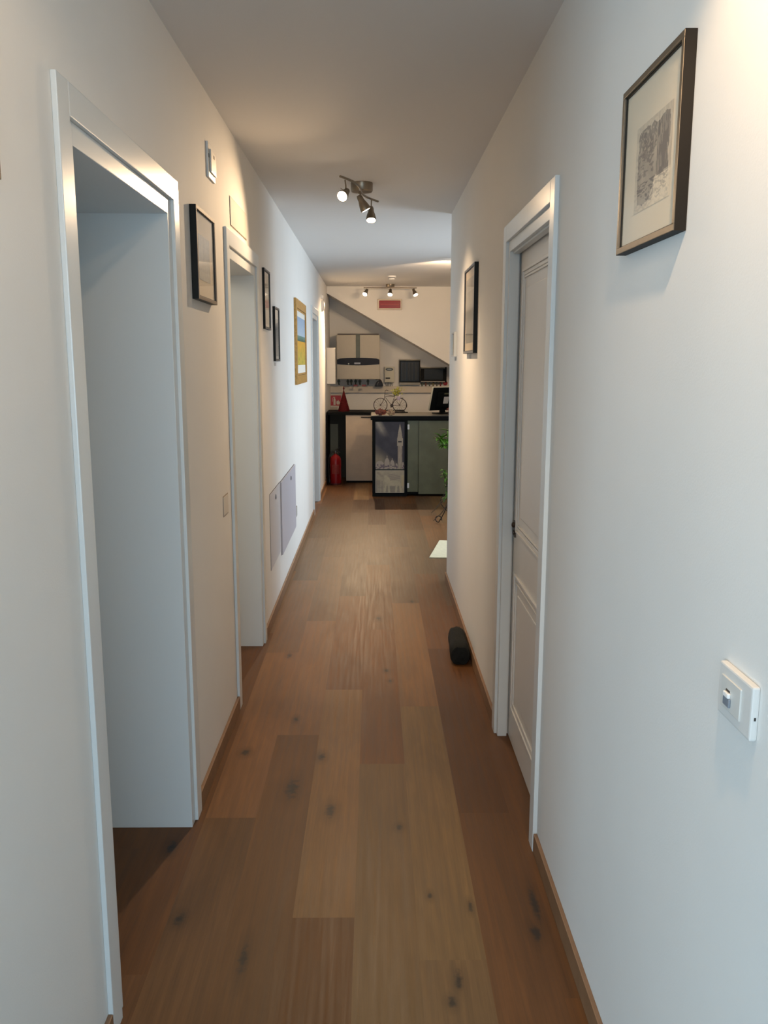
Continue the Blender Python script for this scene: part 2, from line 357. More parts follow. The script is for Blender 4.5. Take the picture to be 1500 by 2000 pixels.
# right door: casing, lining, recessed sliding leaf with two raised panels
def right_door():
    root = bpy.data.objects.new('door_4', None); COL.objects.link(root); root.location = (XR, DR[0], 0); root['kind'] = 'structure'
    p, cw, zt = .015, .068, 2.15; a, c = DR
    cs = MB(); cs.box(XR-p, XR, a-cw, a, 0, zt+cw, .0025); cs.box(XR-p, XR, c, c+cw, 0, zt+cw, .0025); cs.box(XR-p, XR, a+.0005, c-.0005, zt, zt+cw, .0025)
    cs.build('door_casing', M_LACQ, root)
    ln = MB(); ln.box(XR-.003, .598, a, a+.018, 0, zt, .0015); ln.box(XR-.003, .598, c-.03, c, 0, zt, .0015); ln.box(XR-.003, .598, a+.0175, c-.0295, zt-.042, zt, .0015)
    ln.build('jamb_lining', M_LACQ, root)
    st = MB(); st.box(XR+.012, .598, a+.018, c-.03, zt-.05, zt-.042, .001); st.build('door_stop', M_LACQ, root)
    lf = MB(); X = .606; lf.box(X, .646, 2.70, 3.70, .006, 2.14, .001)
    def panel(y0, y1, z0, z1):
        # stepped moulding ring and a raised field
        for k, (o, wd, h) in enumerate(((0, .010, .009), (.010, .014, .004), (.030, .006, .006))):
            for q in ((y0+o, y1-o, z0+o, z0+o+wd), (y0+o, y1-o, z1-o-wd, z1-o), (y0+o, y0+o+wd, z0+o+wd, z1-o-wd), (y1-o-wd, y1-o, z0+o+wd, z1-o-wd)):
                lf.box(X-h, X+.001, q[0], q[1], q[2], q[3], .002)
        lf.box(X-.004, X+.001, y0+.075, y1-.075, z0+.075, z1-.075, .0035)
    panel(2.90, 3.53, .955, 2.03); panel(2.90, 3.53, .165, .775)
    leaf = lf.build('door_leaf', M_DOOR, root)
    h = MB(); M = Matrix.Translation((X-.001, 3.575, .96)) @ Matrix.Rotation(-math.pi/2, 4, 'Y')
    h.prism([(3.560, .925), (3.592, .925), (3.592, .995), (3.560, .995)], X-.005, X, 'x', .001)
    h.lathe([(.012, 0), (.012, .008), (.006, .012), (0, .012)], 16, Matrix.Translation((X-.004, 3.576, .978)) @ Matrix.Rotation(-math.pi/2, 4, 'Y'))
    h.lathe([(.010, 0), (.010, .006), (0, .006)], 16, Matrix.Translation((X-.004, 3.576, .945)) @ Matrix.Rotation(-math.pi/2, 4, 'Y'))
    h.build('flush_handle', mat('dark_bronze', (.07, .055, .045), .35, metal=.8), leaf, smooth=True)
right_door()

# ------------------------------------------------------------------ framed pictures
def picture(name, side, y0, y1, z0, z1, dep, face, fm, sm, label, mat_m, a_rect, fn, lip=True, nu=60, nv=60, artm=None, group=None, glass=True, cat='picture', inner=None):
    """side -1 = hangs on the left wall, +1 = on the right wall. a_rect = y0,y1,z0,z1 of the print"""
    X = XL if side < 0 else XR; s = -side
    root = thing(name, (X, (y0+y1)/2, z0), label, cat, group)
    def bx(b, d0, d1, ya, yb, za, zb, bev=0):
        xa, xb = X+s*d0, X+s*d1; b.box(min(xa, xb), max(xa, xb), ya, yb, za, zb, bev)
    # outer box sides
    o = MB(); t = .004
    bx(o, .0005, dep, y0, y0+t, z0, z1); bx(o, .0005, dep, y1-t, y1, z0, z1); bx(o, .0005, dep, y0+t, y1-t, z0, z0+t); bx(o, .0005, dep, y0+t, y1-t, z1-t, z1)
    o.build('frame_side', sm, root)
    fr = MB(); f = face
    def ring(b, m0, m1, d0, d1, bev):
        bx(b, d0, d1, y0+m0, y1-m0, z0+m0, z0+m1, bev); bx(b, d0, d1, y0+m0, y1-m0, z1-m1, z1-m0, bev)
        bx(b, d0, d1, y0+m0, y0+m1, z0+m1, z1-m1, bev); bx(b, d0, d1, y1-m1, y1-m0, z0+m1, z1-m1, bev)
    ring(fr, 0.0005, f, dep-.006, dep+.001, .0012)
    if inner: ring(fr, f, f+.018, dep-.0070, dep-.004, .001)
    fr.build('frame', fm, root)
    if lip:
        l = MB(); ring(l, f-.001, f+.003, dep-.0075, dep-.0035, .0005); l.build('inner_lip', M_BLACK, root)
    mb = MB(); bx(mb, dep-.0105, dep-.0075, y0+t, y1-t, z0+t, z1-t); mb.build('mount', mat_m, root)
    ay0, ay1, az0, az1 = a_rect; xa = X+s*(dep-.0070)
    if side < 0: art('print', root, (xa, ay0, az0), (0, 1, 0), (0, 0, 1), ay1-ay0, az1-az0, nu, nv, fn, artm or M_ART)
    else: art('print', root, (xa, ay1, az0), (0, -1, 0), (0, 0, 1), ay1-ay0, az1-az0, nu, nv, fn, artm or M_ART)
    if glass:
        g = bmesh.new(); xg = X+s*(dep-.0045)
        vs = [g.verts.new(v) for v in ((xg, y0+f-.001, z0+f-.001), (xg, y1-f+.001, z0+f-.001), (xg, y1-f+.001, z1-f+.001), (xg, y0+f-.001, z1-f+.001))]
        if side > 0: vs = vs[::-1]
        g.faces.new(vs); q = MB(); q.add(g); q.build('glass', M_GLASS2 if name == 'framed_etching' else M_GLASS, root)
    return root
PAPER = (.74, .64, .49)
def etch_forest(u, v):
    n = fbm(u*9, v*7, 1); line = vnoise(u*55+3*n, v*9, 4); line2 = vnoise(u*14, v*60+6*n, 6)
    d = .35+.5*n
    if u > .62: d += .30*(line > .5)+.1                    # trees right
    if v > .62 and u < .6: d += .25*(vnoise(u*40, v*40, 8) > .45)-.05
    if v < .32: d = d*.6+.35*(line2 > .55)+(.25 if u < .35+.8*v else -.1)
    if .38 < v < .66 and u < .55: d += .22*(line2 > .5)
    if v < .30 and u > .55: d -= .35
    edge = min(u, 1-u, v, 1-v)
    if edge < .05+.05*vnoise(u*12, v*12, 2): d *= .35
    return mixc(PAPER, (.085, .082, .09), max(0, min(.88, d)))
def pale_etch(u, v):
    n = fbm(u*6, v*7, 11); l = vnoise(u*40, v*12+5*n, 13)
    d = .18+.35*n+(.15 if l > .55 else 0)+(.2 if v > .75 else 0)
    if abs(u-.45) < .03+.1*(1-v) and v > .3: d += .12
    if v < .2: d *= .6
    return mixc((.60, .61, .56), (.22, .25, .29), min(.9, d*1.05))
def grey_scene(u, v):
    n = fbm(u*8, v*8, 21)
    d = .35+.4*n+(-.25 if v > .8 else .1)
    return mixc((.50, .51, .49), (.13, .14, .14), min(.95, d))
def pale_note(u, v):
    n = fbm(u*8, v*8, 31); d = .08+(.35*n if v < .12 else .0)+(.12 if .6 < v < .62 else 0)
    return mixc((.62, .59, .50), (.2, .21, .18), d)
picture('framed_etching', 1, 1.585, 1.955, 1.897, 2.232, .022, .013, M_BRONZE, mat('dark_bronze_side', (.014, .012, .010), .5, spec=.10), 'large bronze framed etching of a wooded lane on cream mount, nearest on right wall', M_MATB,
        (1.645, 1.862, 1.968, 2.136), etch_forest, nu=110, nv=90)
picture('framed_etching', -1, 3.200, 3.570, 1.890, 2.220, .024, .013, M_BRONZE_L, M_BLACK, 'black sided framed pale blue-grey etching on left wall between the two near doorways', M_MATB,
        (3.262, 3.475, 1.965, 2.128), pale_etch, nu=70, nv=60)
picture('framed_print', -1, 5.215, 5.50, 1.858, 2.212, .014, .012, mat('dark_grey_frame', (.09, .085, .08), .4), M_BLACK, 'narrow black framed pale print reflecting red, higher of the paired frames on left wall', M_CREAM,
        (5.25, 5.465, 1.89, 2.18), pale_note, nu=30, nv=60)
picture('framed_print', -1, 5.715, 5.985, 1.666, 2.020, .016, .012, mat('dark_grey_frame2', (.09, .085, .08), .4), M_BLACK, 'narrow black framed dark grey print, lower and farther of the paired frames on left wall', M_CREAM,
        (5.745, 5.955, 1.70, 1.945), grey_scene, nu=30, nv=60)
picture('framed_print', 1, 4.690, 5.200, 1.712, 2.190, .022, .013, mat('grey_metal_frame', (.15, .14, .13), .4, metal=.4), M_BLACK, 'black framed picture with a lamp reflected in its glass, beyond the right-hand door', M_MATB,
        (4.74, 5.15, 1.77, 2.13), grey_scene, nu=60, nv=60)
def small_note(u, v): return mixc((.60, .60, .55), (.25, .36, .27), .15+.6*(u > .75)+.15*fbm(u*6, v*6, 3))
picture('framed_print', 1, 5.83, 6.02, 1.700, 1.862, .020, .010, mat('silver_frame', (.50, .50, .48), .35, metal=.5), M_LACQ, 'small thin silver framed picture near the end of the right wall', M_CREAM,
        (5.85, 6.00, 1.72, 1.84), small_note, lip=False, nu=20, nv=20)
# gilt framed landscape
M_GOLD = mat('gilt_wood', (.66, .37, .10), .42, metal=.3, noise=.5, nscale=70, bump=.5, bscale=60)
def field(u, v):
    n = fbm(u*14, v*16, 41)
    if v > .62: return mixc((.42, .50, .56), (.27, .36, .50), (v-.62)*2+.4*n)
    if v > .50: return mixc((.05, .09, .05), (.16, .26, .22), (v-.50)*8+.5*n-.2)
    c = mixc((.70, .31, .03), (.50, .36, .05), (.5-v)*2+.5*n)
    return mixc(c, (.10, .17, .03), (n-.45)*3*(.6-v))
picture('gilt_framed_painting', -1, 7.235, 8.30, 1.472, 2.185, .020, .075, M_GOLD, M_GOLD, 'gold framed painting of a blue sky over an orange flowering field on left wall', mat('white_card', (.72, .69, .62), .8),
        (7.335, 8.20, 1.635, 2.045), field, nu=60, nv=70, glass=False, inner=True)
# frame whose end shows at the left edge of the view
picture('framed_print', -1, 1.235, 1.555, 1.973, 2.305, .018, .012, mat('brown_frame', (.10, .06, .03), .45), mat('brown_frame_side', (.08, .05, .025), .45), 'brown framed picture cut off by the left edge of the photo', M_CREAM,
        (1.28, 1.51, 2.02, 2.26), pale_note, nu=20, nv=20)
# small caption tags under three of the frames
for side, y, z, lb in ((-1, 5.80, 1.636, 'tiny pale caption tag under the dark grey print on left wall'), (1, 5.02, 1.683, 'tiny pale caption tag under the picture beyond the right-hand door'), (1, 5.92, 1.672, 'tiny grey caption tag under the small silver frame')):
    X = XL if side < 0 else XR; t = MB(); xa = X-side*.002; t.box(min(X, xa), max(X, xa), y-.05, y+.05, z, z+.022, .0005)
    tag(t.build('caption_tag', M_GREYPL, origin=(X, y, z)), lb, 'tag', 'caption tags under frames')

# ------------------------------------------------------------------ wall fittings
def light_switch():
    r = thing('light_switch', (XR, 1.222, 1.12), 'white wall plate switch with small grey button low on the near right wall', 'light switch')
    MB().box(XR-.012, XR, 1.163, 1.281, 1.118, 1.201, .003).build('switch_plate', M_PLASTIC, r)
    MB().box(XR-.0145, XR-.0118, 1.196, 1.266, 1.1345, 1.1845, .0012).build('switch_insert', mat('warm_white_plastic', (.68, .67, .63), .35), r)
    k = MB(); k.box(XR-.020, XR-.0144, 1.228, 1.246, 1.157, 1.165, .002); k.build('rocker', mat('bright_white_plastic', (.85, .84, .82), .3), r)
    k = MB(); k.box(XR-.0185, XR-.0144, 1.226, 1.248, 1.143, 1.157, .0015); k.build('grey_button', mat('blue_grey_plastic', (.22, .25, .29), .35), r)
    MB().box(XR-.0152, XR-.0144, 1.232, 1.246, 1.165, 1.168).build('dark_slot', M_GAP, r); MB().box(XR-.007, XR-.004, 1.1625, 1.1632, 1.150, 1.155).build('dark_slot', M_GAP, r)
light_switch()
def wall_siren(y0, y1, z0, z1):
    r = thing('alarm_box', (XL, (y0+y1)/2, z0), 'small white box with two dark slots high on left wall above the etching', 'alarm')
    MB().box(XL, XL+.009, y0, y1, z0, z1, .003).build('back_plate', M_PLASTIC, r)
    MB().box(XL+.009, XL+.0165, y0+.022, y1-.012, z0+.022, z1-.025, .003).build('cover', mat('offwhite_plastic', (.66, .63, .56), .4), r)
    MB().box(XL+.0088, XL+.0098, y0+.006, y0+.018, z0+.075, z0+.09).build('slot', M_GAP, r); MB().box(XL+.0163, XL+.0173, y0+.070, y0+.092, z0+.082, z0+.095, .0003).build('slot', M_GAP, r)
wall_siren(3.56, 3.705, 2.385, 2.52)
def flush_plate(name, y0, y1, z0, z1, m, label, cat, t=.004, lock=None, group=None, bev=.001):
    r = thing(name, (XL, (y0+y1)/2, z0), label, cat, group)
    MB().box(XL+.0003, XL+.0012, y0-.004, y1+.004, z0-.004, z1+.004).build('shadow_joint', M_GAP if lock or t > .005 else mat('soft_joint', (.30, .24, .18), .8), r)
    MB().box(XL+.0012, XL+t, y0, y1, z0, z1, bev).build('cover', m, r)
    if lock:
        M = Matrix.Translation((XL+t, lock[0], lock[1])) @ Matrix.Rotation(math.pi/2, 4, 'Y')
        MB().lathe([(.017, 0), (.017, .003), (.013, .005), (0, .005)], 18, M).build('lock', mat('dark_lock', (.10, .10, .11), .35, metal=.6), r, smooth=True)
    return r
flush_plate('junction_cover', 4.10, 4.60, 2.285, 2.41, mat('painted_cover', (.60, .55, .50), .7, spec=.2), 'long pale flush cover plate on left wall above the second doorway', 'cover plate')
flush_plate('manifold_hatch', 5.33, 5.915, .345, .832, mat('grey_white_enamel', (.60, .59, .61), .5), 'pale access hatch with round lock low on left wall, nearer of two', 'access hatch', lock=(5.635, .775), group='access hatches low on the left wall')
flush_plate('manifold_hatch', 5.945, 7.015, .305, .828, mat('violet_white_enamel', (.52, .50, .55), .45), 'wide grey access hatch with round lock low on left wall, farther of two', 'access hatch', t=.012, lock=(6.617, .768), group='access hatches low on the left wall')
flush_plate('blank_plate', 3.69, 3.81, .995, 1.078, mat('blank_cover', (.68, .64, .58), .6), 'blank flush plate on left wall just before the second doorway', 'cover plate', t=.003)
flush_plate('socket_plate', 7.09, 7.19, .37, .45, M_GREYPL, 'small grey socket plate on left wall past the access hatches', 'socket', t=.006)
def small_siren():
    r = thing('wall_siren', (XL, 11.1, 2.3), 'small rounded white device high on left wall past the last doorway', 'alarm')
    M = Matrix.Translation((XL, 11.1, 2.36)) @ Matrix.Rotation(math.pi/2, 4, 'Y') @ Matrix.Diagonal((1.3, 1, 1, 1))
    MB().lathe([(.055, 0), (.055, .015), (.045, .03), (.02, .04), (0, .042)], 24, M).build('dome', M_PLASTIC, r, smooth=True)
    M = Matrix.Translation((XL, 11.05, 2.47)) @ Matrix.Rotation(math.pi/2, 4, 'Y')
    MB().lathe([(.03, 0), (.03, .012), (.02, .025), (0, .027)], 20, M).build('sensor', M_PLASTIC, r, smooth=True)
small_siren()
def smoke_detector():
    r = thing('smoke_detector', (.225, 10.9, ZC), 'round white smoke detector on ceiling in front of the far three-spot bar', 'smoke detector')
    MB().lathe([(.055, ZC), (.055, ZC-.012), (.05, ZC-.02)], 28, Matrix.Translation((.225, 10.9, 0))).build('detector_base', M_PLASTIC, r, smooth=True)
    MB().lathe([(.046, ZC-.02), (.04, ZC-.026), (.035, ZC-.028)], 28, Matrix.Translation((.225, 10.9, 0))).build('vent_ring', M_GAP, r, smooth=True)
    MB().lathe([(.04, ZC-.028), (.036, ZC-.042), (.02, ZC-.05), (0, ZC-.052)], 28, Matrix.Translation((.225, 10.9, 0))).build('detector_cap', M_PLASTIC, r, smooth=True)
smoke_detector()

# ------------------------------------------------------------------ spotlights
M_BULB = mat('lit_lamp_face', (1, 1, 1), .3, emit=(1.0, .86, .66), estr=14)
M_RIM = mat('glass_reflector', (.8, .8, .8), .15, metal=.8)
def spot_head(root, at, aim, hang, power, angle, scale=1.0, blend=.6, estr=None):
    """bell shaped head hung from point hang, centred at 'at', pointing to aim; the lamp's own light sits in its mouth"""
    A = Vector(at); d = (Vector(aim)-A).normalized()
    M = Matrix.Translation(A) @ d.to_track_quat('Z', 'Y').to_matrix().to_4x4() @ Matrix.Scale(scale, 4)
    h = MB(); h.lathe([(0, -.052), (.013, -.052), (.017, -.040), (.018, -.02), (.026, .004), (.031, .028), (.031, .040), (.028, .040), (.026, .012), (0, .006)], 24, M)
    hd = h.build('spot_head', M_NICKEL, root, smooth=True)
    MB().lathe([(.0275, .033), (.0275, .038), (.018, .041), (0, .041)], 20, M).build('lamp_face', M_BULB, hd, smooth=True)
    back = A-d*.05*scale
    b = MB(); b.tube([hang, Vector(hang)+(back-Vector(hang))*.3+Vector((0, 0, -.01)), A-d*.03*scale], .004*scale, 8); b.build('pivot_arm', M_NICKEL, root, smooth=True)
    b = MB(); sd = d.cross(Vector((0, 0, 1))).normalized(); b.tube([A-d*.03-sd*.0, A-d*.036+sd*.035*scale+Vector((0, 0, .02))], .0022, 6); b.build('adjusting_lever', M_NICKEL, root, smooth=True)
    spot('spot_light', A+d*.05*scale, aim, power, WARM, angle, blend, .02)
def corridor_fixture():
    r = thing('ceiling_spotlight', (-.07, 5.33, ZC), 'nickel three-spot ceiling light on a curved bar in the middle of the corridor', 'ceiling light', 'three-spot ceiling lights')
    MB().lathe([(.066, ZC), (.066, ZC-.044), (.061, ZC-.05), (0, ZC-.05)], 32, Matrix.Translation((-.07, 5.33, 0))).build('canopy', M_NICKEL, r, smooth=True)
    pts = []
    for i in range(25):
        t = i/24; y = 4.80+.72*t; x = -.178+.205*t+.030*math.sin(2*math.pi*t)
        pts.append((x, y, 2.640))
    MB().tube(pts, .0065, 8).build('curved_bar', M_NICKEL, r, smooth=True)
    b = MB(); b.tube([(-.075, 5.30, 2.662), (-.085, 5.27, 2.642)], .006, 8); b.build('bar_stem', M_NICKEL, r, smooth=True)
    spot_head(r, (-.160, 4.93, 2.575), (-.66, 3.55, 1.75), (-.155, 4.90, 2.640), 54, 96, 1.0, 1.0)
    spot_head(r, (-.062, 5.19, 2.568), (.50, 5.30, 1.5), (-.075, 5.16, 2.640), 32, 95, 1.0, 1.0)
    spot_head(r, (-.015, 5.42, 2.545), (-.01, 5.17, 2.0), (-.012, 5.42, 2.640), 38, 104, 1.0, 1.0)
corridor_fixture()
def bar_fixture(cx, y, label, half=.364, powers=(22, 22, 22), aims=None):
    r = thing('ceiling_spotlight', (cx, y, ZC), label, 'ceiling light', 'three-spot ceiling lights')
    MB().lathe([(.060, ZC), (.060, ZC-.03), (.055, ZC-.036), (0, ZC-.036)], 28, Matrix.Translation((cx, y, 0))).build('canopy', M_NICKEL, r, smooth=True)
    MB().tube([(cx-half, y, 2.662), (cx+half, y, 2.662)], .007, 10).build('straight_bar', M_NICKEL, r, smooth=True)
    for k, s in enumerate((-1, 0, 1)):
        x = cx+s*(half-.03); a = aims[k]
        spot_head(r, (x, y-.02, 2.60), a, (x, y, 2.662), powers[k], 75, 1.1)
bar_fixture(.228, 12.05, 'nickel three-spot straight bar on ceiling above the red emergency light', aims=((-.66, 10.9, 1.5), (.0, 10.5, .8), (1.3, 10.9, .8)), powers=(150, 26, 22))
bar_fixture(1.22, 9.0, 'three-spot ceiling bar just peeking out past the end of the right wall', half=.42, aims=((.1, 12.4, 2.15), (.9, 12.4, 2.1), (.2, 9.9, 0)), powers=(54, 40, 14))
bar_fixture(.10, .95, 'nearest three-spot ceiling light, casting the bright warm patch on right wall', half=.30, aims=((-.66, 2.0, 1.5), (.1, 3.5, 1.2), (.60, 1.22, 2.12)), powers=(8, 6, 40))

# ------------------------------------------------------------------ black pouch on the floor
def pouch():
    b = bmesh.new(); rings = []; L = .43; n = 20
    A = Vector((.481, 4.525, 0)); B = Vector((.496, 4.955, 0)); d = (B-A).normalized(); s = Vector((d.y, -d.x, 0))
    prof = [(0, .028, .030), (.004, .045, .045), (.02, .051, .051), (.12, .050, .050), (.22, .046, .047), (.32, .047, .049), (.38, .042, .045), (.415, .028, .030), (.428, .010, .012)]
    for t, rx, rz in prof:
        c = A+d*t; rx *= 1.1; rz *= 1.14; rings.append([b.verts.new(c+s*(rx*(1 if abs(math.cos(q)) < .0 else 1)*math.copysign(abs(math.cos(q))**.8, math.cos(q)))+Vector((0, 0, .051+rz*math.copysign(abs(math.sin(q))**.8, math.sin(q))-(.051-rz)*.6+.003*math.sin(7*q+t*60)))) for q in [2*math.pi*k/n for k in range(n)]])
    for P, Q in zip(rings, rings[1:]):
        for k in range(n): b.faces.new((P[k], P[(k+1) % n], Q[(k+1) % n], Q[k]))
    b.faces.new(rings[0][::-1]); b.faces.new(rings[-1]); bmesh.ops.recalc_face_normals(b, faces=b.faces[:])
    zmin = min(v.co.z for v in b.verts)
    for v in b.verts: v.co.z = max(.001, v.co.z-zmin-.004)
    r = thing('fabric_pouch', (.485, 4.7, 0), 'black soft tube-shaped pouch lying on the floor against the right skirting', 'pouch')
    m = MB(); m.add(b); m.build('pouch_body', mat('black_fabric', (.017, .018, .016), .85, spec=.2, noise=.4, nscale=60, bump=.6, bscale=90), r, smooth=True)
    t = MB(); t.tube([A+Vector((-.02, .01, .095)), A+Vector((-.012, .09, .103)), A+Vector((-.004, .18, .099)), A+Vector((.0, .29, .096))], .003, 6); t.build('zip', mat('black_zip', (.012, .012, .012), .7, spec=.2), r, smooth=True)
pouch()
# thin cream four-sided patch on the floor
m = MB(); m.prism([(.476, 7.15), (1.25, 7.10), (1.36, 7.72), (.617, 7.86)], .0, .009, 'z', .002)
tag(m.build('floor_patch', mat('cream_tone', (.80, .76, .55), .9, noise=.15, nscale=40), origin=(.9, 7.5, 0)), 'thin cream patch on the floor past the end of the right wall', 'floor_patch')

# ------------------------------------------------------------------ back cabinet and worktop
M_BLK = mat('black_laminate', (.006, .0065, .0065), .5, spec=.07)
M_BEIGE = mat('beige_ribbed_laminate', (.60, .49, .37), .45, noise=.12, nscale=10)
def cabinet():
    r = thing('base_cabinet', (-.0, 12.05, 0), 'beige fronted base cabinet with dark plinth beyond the counter, right of the fire extinguisher', 'cabinet')
    MB().box(-.386, .42, 11.80, 12.38, .05, .943, .002).build('body', mat('cabinet_carcass', (.20, .18, .15), .5), r)
    MB().box(-.380, .415, 11.81, 12.36, 0, .05).build('plinth', M_BLK, r)
    d = MB().box(-.384, .012, 11.782, 11.80, .03, .940, .002).build('door', M_BEIGE, r)
    MB().tube([(-.172, 11.782, .912), (-.172, 11.765, .912), (-.02, 11.765, .912), (-.02, 11.782, .912)], .006, 8).build('handle', M_BLK, d)
    d = MB().box(.016, .418, 11.782, 11.80, .03, .940, .002).build('door', M_BEIGE, r)
    MB().tube([(.04, 11.782, .912), (.04, 11.765, .912), (.18, 11.765, .912), (.18, 11.782, .912)], .006, 8).build('handle', M_BLK, d)
cabinet()
r = thing('worktop', (-.2, 12.05, .945), 'black worktop on the base cabinet carrying the red cone tree', 'worktop')
MB().box(-.632, .44, 11.75, 12.39, .945, .980, .003).build('top', M_BLK, r)
MB().box(-.646, -.632, 11.76, 12.38, 0, .980, .002).build('side_panel', M_BLK, r)
MB().box(-.6315, -.3865, 12.362, 12.378, 0, .944, .001).build('niche_shade_sheet', mat('niche_shade_grey', (.085, .072, .052), .6, spec=.2), r)  # dark sheet added to stand in for the shade inside the niche
m = MB(); m.box(-.628, -.515, 12.34, 12.36, 0.0, .78, .002); m.box(-.628, -.515, 12.332, 12.342, .74, .78, .002)
tag(m.build('pale_board', mat('pale_board', (.42, .38, .26), .6), origin=(-.57, 12.35, 0)), 'pale upright board in the dark gap under the worktop behind the extinguisher', 'board')

# reception counter ---------------------------------------------------
M_OLIVE = mat('olive_laminate', (.155, .155, .092), .30, spec=.3, noise=.25, nscale=8)
def campanile(u, v):
    # upper photograph of a bell tower and domes against a dark sky (v up)
    n = fbm(u*5, v*8, 51); sky = mixc((.042, .036, .042), (.075, .066, .075), n)
    cl = max(0, 1-abs((u-.12)+(v-.93)*.9)*5)*max(0, min(1, (v-.68)*5))*(.4+.9*n); sky = mixc(sky, (.42, .35, .27), cl*.9)
    glow = max(0, 1-v*2.2-u*1.1+.25); sky = mixc(sky, (.44, .35, .22), glow*.9*(.6+.6*n))
    c = sky; st = (.38, .31, .23); dk = (.16, .12, .11)
    if .765 < u < .925 and v < .50: c = mixc(st, dk, .35*(vnoise(u*40, v*10, 2) > .55)+(.25 if u > .88 else 0))
    if .745 < u < .94 and .50 <= v < .66:
        c = st
        if .575 < v < .605 and .78 < u < .9: c = (.06, .05, .05)
    if .66 <= v < .78: 
        hw = .09-.0*v
        if abs(u-.84) < .085-(v-.66)*.2: c = mixc(st, dk, .15*(vnoise(u*60, v*60, 4) > .5))
    if .78 <= v < .965 and abs(u-.84) < .062*(.965-v)/.185: c = st
    # basilica
    def dome(cx, w, base, top):
        return abs(u-cx) < w and v < base+(top-base)*math.sqrt(max(0, 1-((u-cx)/w)**2))
    for cx, w_, bs, tp in ((.15, .15, .10, .19), (.40, .09, .12, .25), (.58, .075, .10, .21), (.72, .05, .06, .14), (.95, .04, .05, .17)):
        if dome(cx, w_, bs, tp): c = mixc((.42, .34, .26), (.14, .10, .12), (.9 if vnoise(u*26, v*40, 9) > .52 and v < .12 else .15))
    if (abs(u-.40) < .012 and .24 < v < .30) or (abs(u-.58) < .01 and .20 < v < .25): c = st
    if v < .022: c = (.035, .04, .03)
    return c
def lion(u, v):
    # relief in pale stone: a walking winged beast, arcade at left
    n = fbm(u*9, v*8, 61); c = mixc((.46, .38, .26), (.34, .28, .20), n)
    x, y = u, v
    def ell(cx, cy, a, b_): return ((x-cx)/a)**2+((y-cy)/b_)**2 < 1
    body = ell(.62, .44, .24, .12) or ell(.40, .58, .10, .14) or ell(.36, .70, .06, .08)
    wing = y > .52+.25*(x-.45) and y < .86-.3*(x-.5)**2*3 and .42 < x < .86
    if wing: c = mixc(c, (.26, .21, .18), .7 if int((y-.25*x)*26) % 2 else .2)
    for lx, sl_ in ((.36, -.25), (.46, .1), (.74, -.2), (.84, .25)):
        if y < .42 and abs(x-(lx+sl_*(.42-y)*.4)) < .035: body = True
    if body: c = mixc((.50, .42, .28), (.36, .29, .20), .6*n)
    if y < .30 and not body and .30 < x < .9: c = mixc(c, (.16, .14, .13), .45)
    if x < .26: c = mixc(c, (.20, .16, .15), .6 if (int(x*38) % 2 and y < .55) else .25*(n > .5))
    if u > .9 and .3 < v < .8: c = mixc(c, (.52, .40, .2), .5)
    if min(u, 1-u, v, 1-v) < .02: c = (.46, .39, .31)
    return c
def counter():
    r = thing('reception_counter', (.6, 10.9, 0), 'black framed reception counter with tower picture panel and olive doors at corridor end', 'counter')
    MB().box(-.002, .402, 10.585, 11.25, .0, .95, .002).build('end_cabinet', M_BLK, r)
    f = MB(); y0, y1 = 10.552, 10.586
    f.box(-.018, .020, y0, y1, 0, .955, .002); f.box(.384, .417, y0, y1, 0, .955, .002); f.box(.0199, .3841, y0, y1, .935, .955, .002); f.box(.0199, .3841, y0, y1, 0, .045, .002)
    f.build('panel_frame', M_BLK, r)
    MB().box(.0195, .3845, 10.562, 10.586, .044, .936).build('backing_board', M_BLK, r)
    art('tower_photograph', r, (.021, 10.5610, .334), (1, 0, 0), (0, 0, 1), .362, .600, 90, 150, campanile, M_ARTG)
    art('relief_photograph', r, (.021, 10.5610, .046), (1, 0, 0), (0, 0, 1), .362, .284, 90, 70, lion, M_ARTG)
    MB().box(.418, 1.85, 10.60, 11.25, .02, .95, .002).build('body', M_BLK, r)
    d = MB().box(.420, .560, 10.578, 10.599, .055, .948, .002).build('olive_panel', M_OLIVE, r)
    d = MB().box(.5605, 1.20, 10.562, 10.599, .030, .948, .002).build('olive_panel', M_OLIVE, r)
    d = MB().box(1.202, 1.85, 10.562, 10.599, .030, .948, .002).build('olive_panel', M_OLIVE, r)
    for z in (.105, .838):
        MB().box(.418, .442, 10.570, 10.5785, z, z+.062, .002).build('hinge', M_PLASTIC, r)
    MB().box(-.038, 1.88, 10.53, 11.30, .956, 1.004, .003).build('top', M_BLK, r)
    MB().box(-.030, 1.87, 10.56, 11.29, 1.004, 1.009, .001).build('top_surface', mat('light_grey_top', (.20, .185, .155), .32, noise=.4, nscale=9), r)  # mottled light grey skin laid on the black slab
counter()
ZT = 1.009
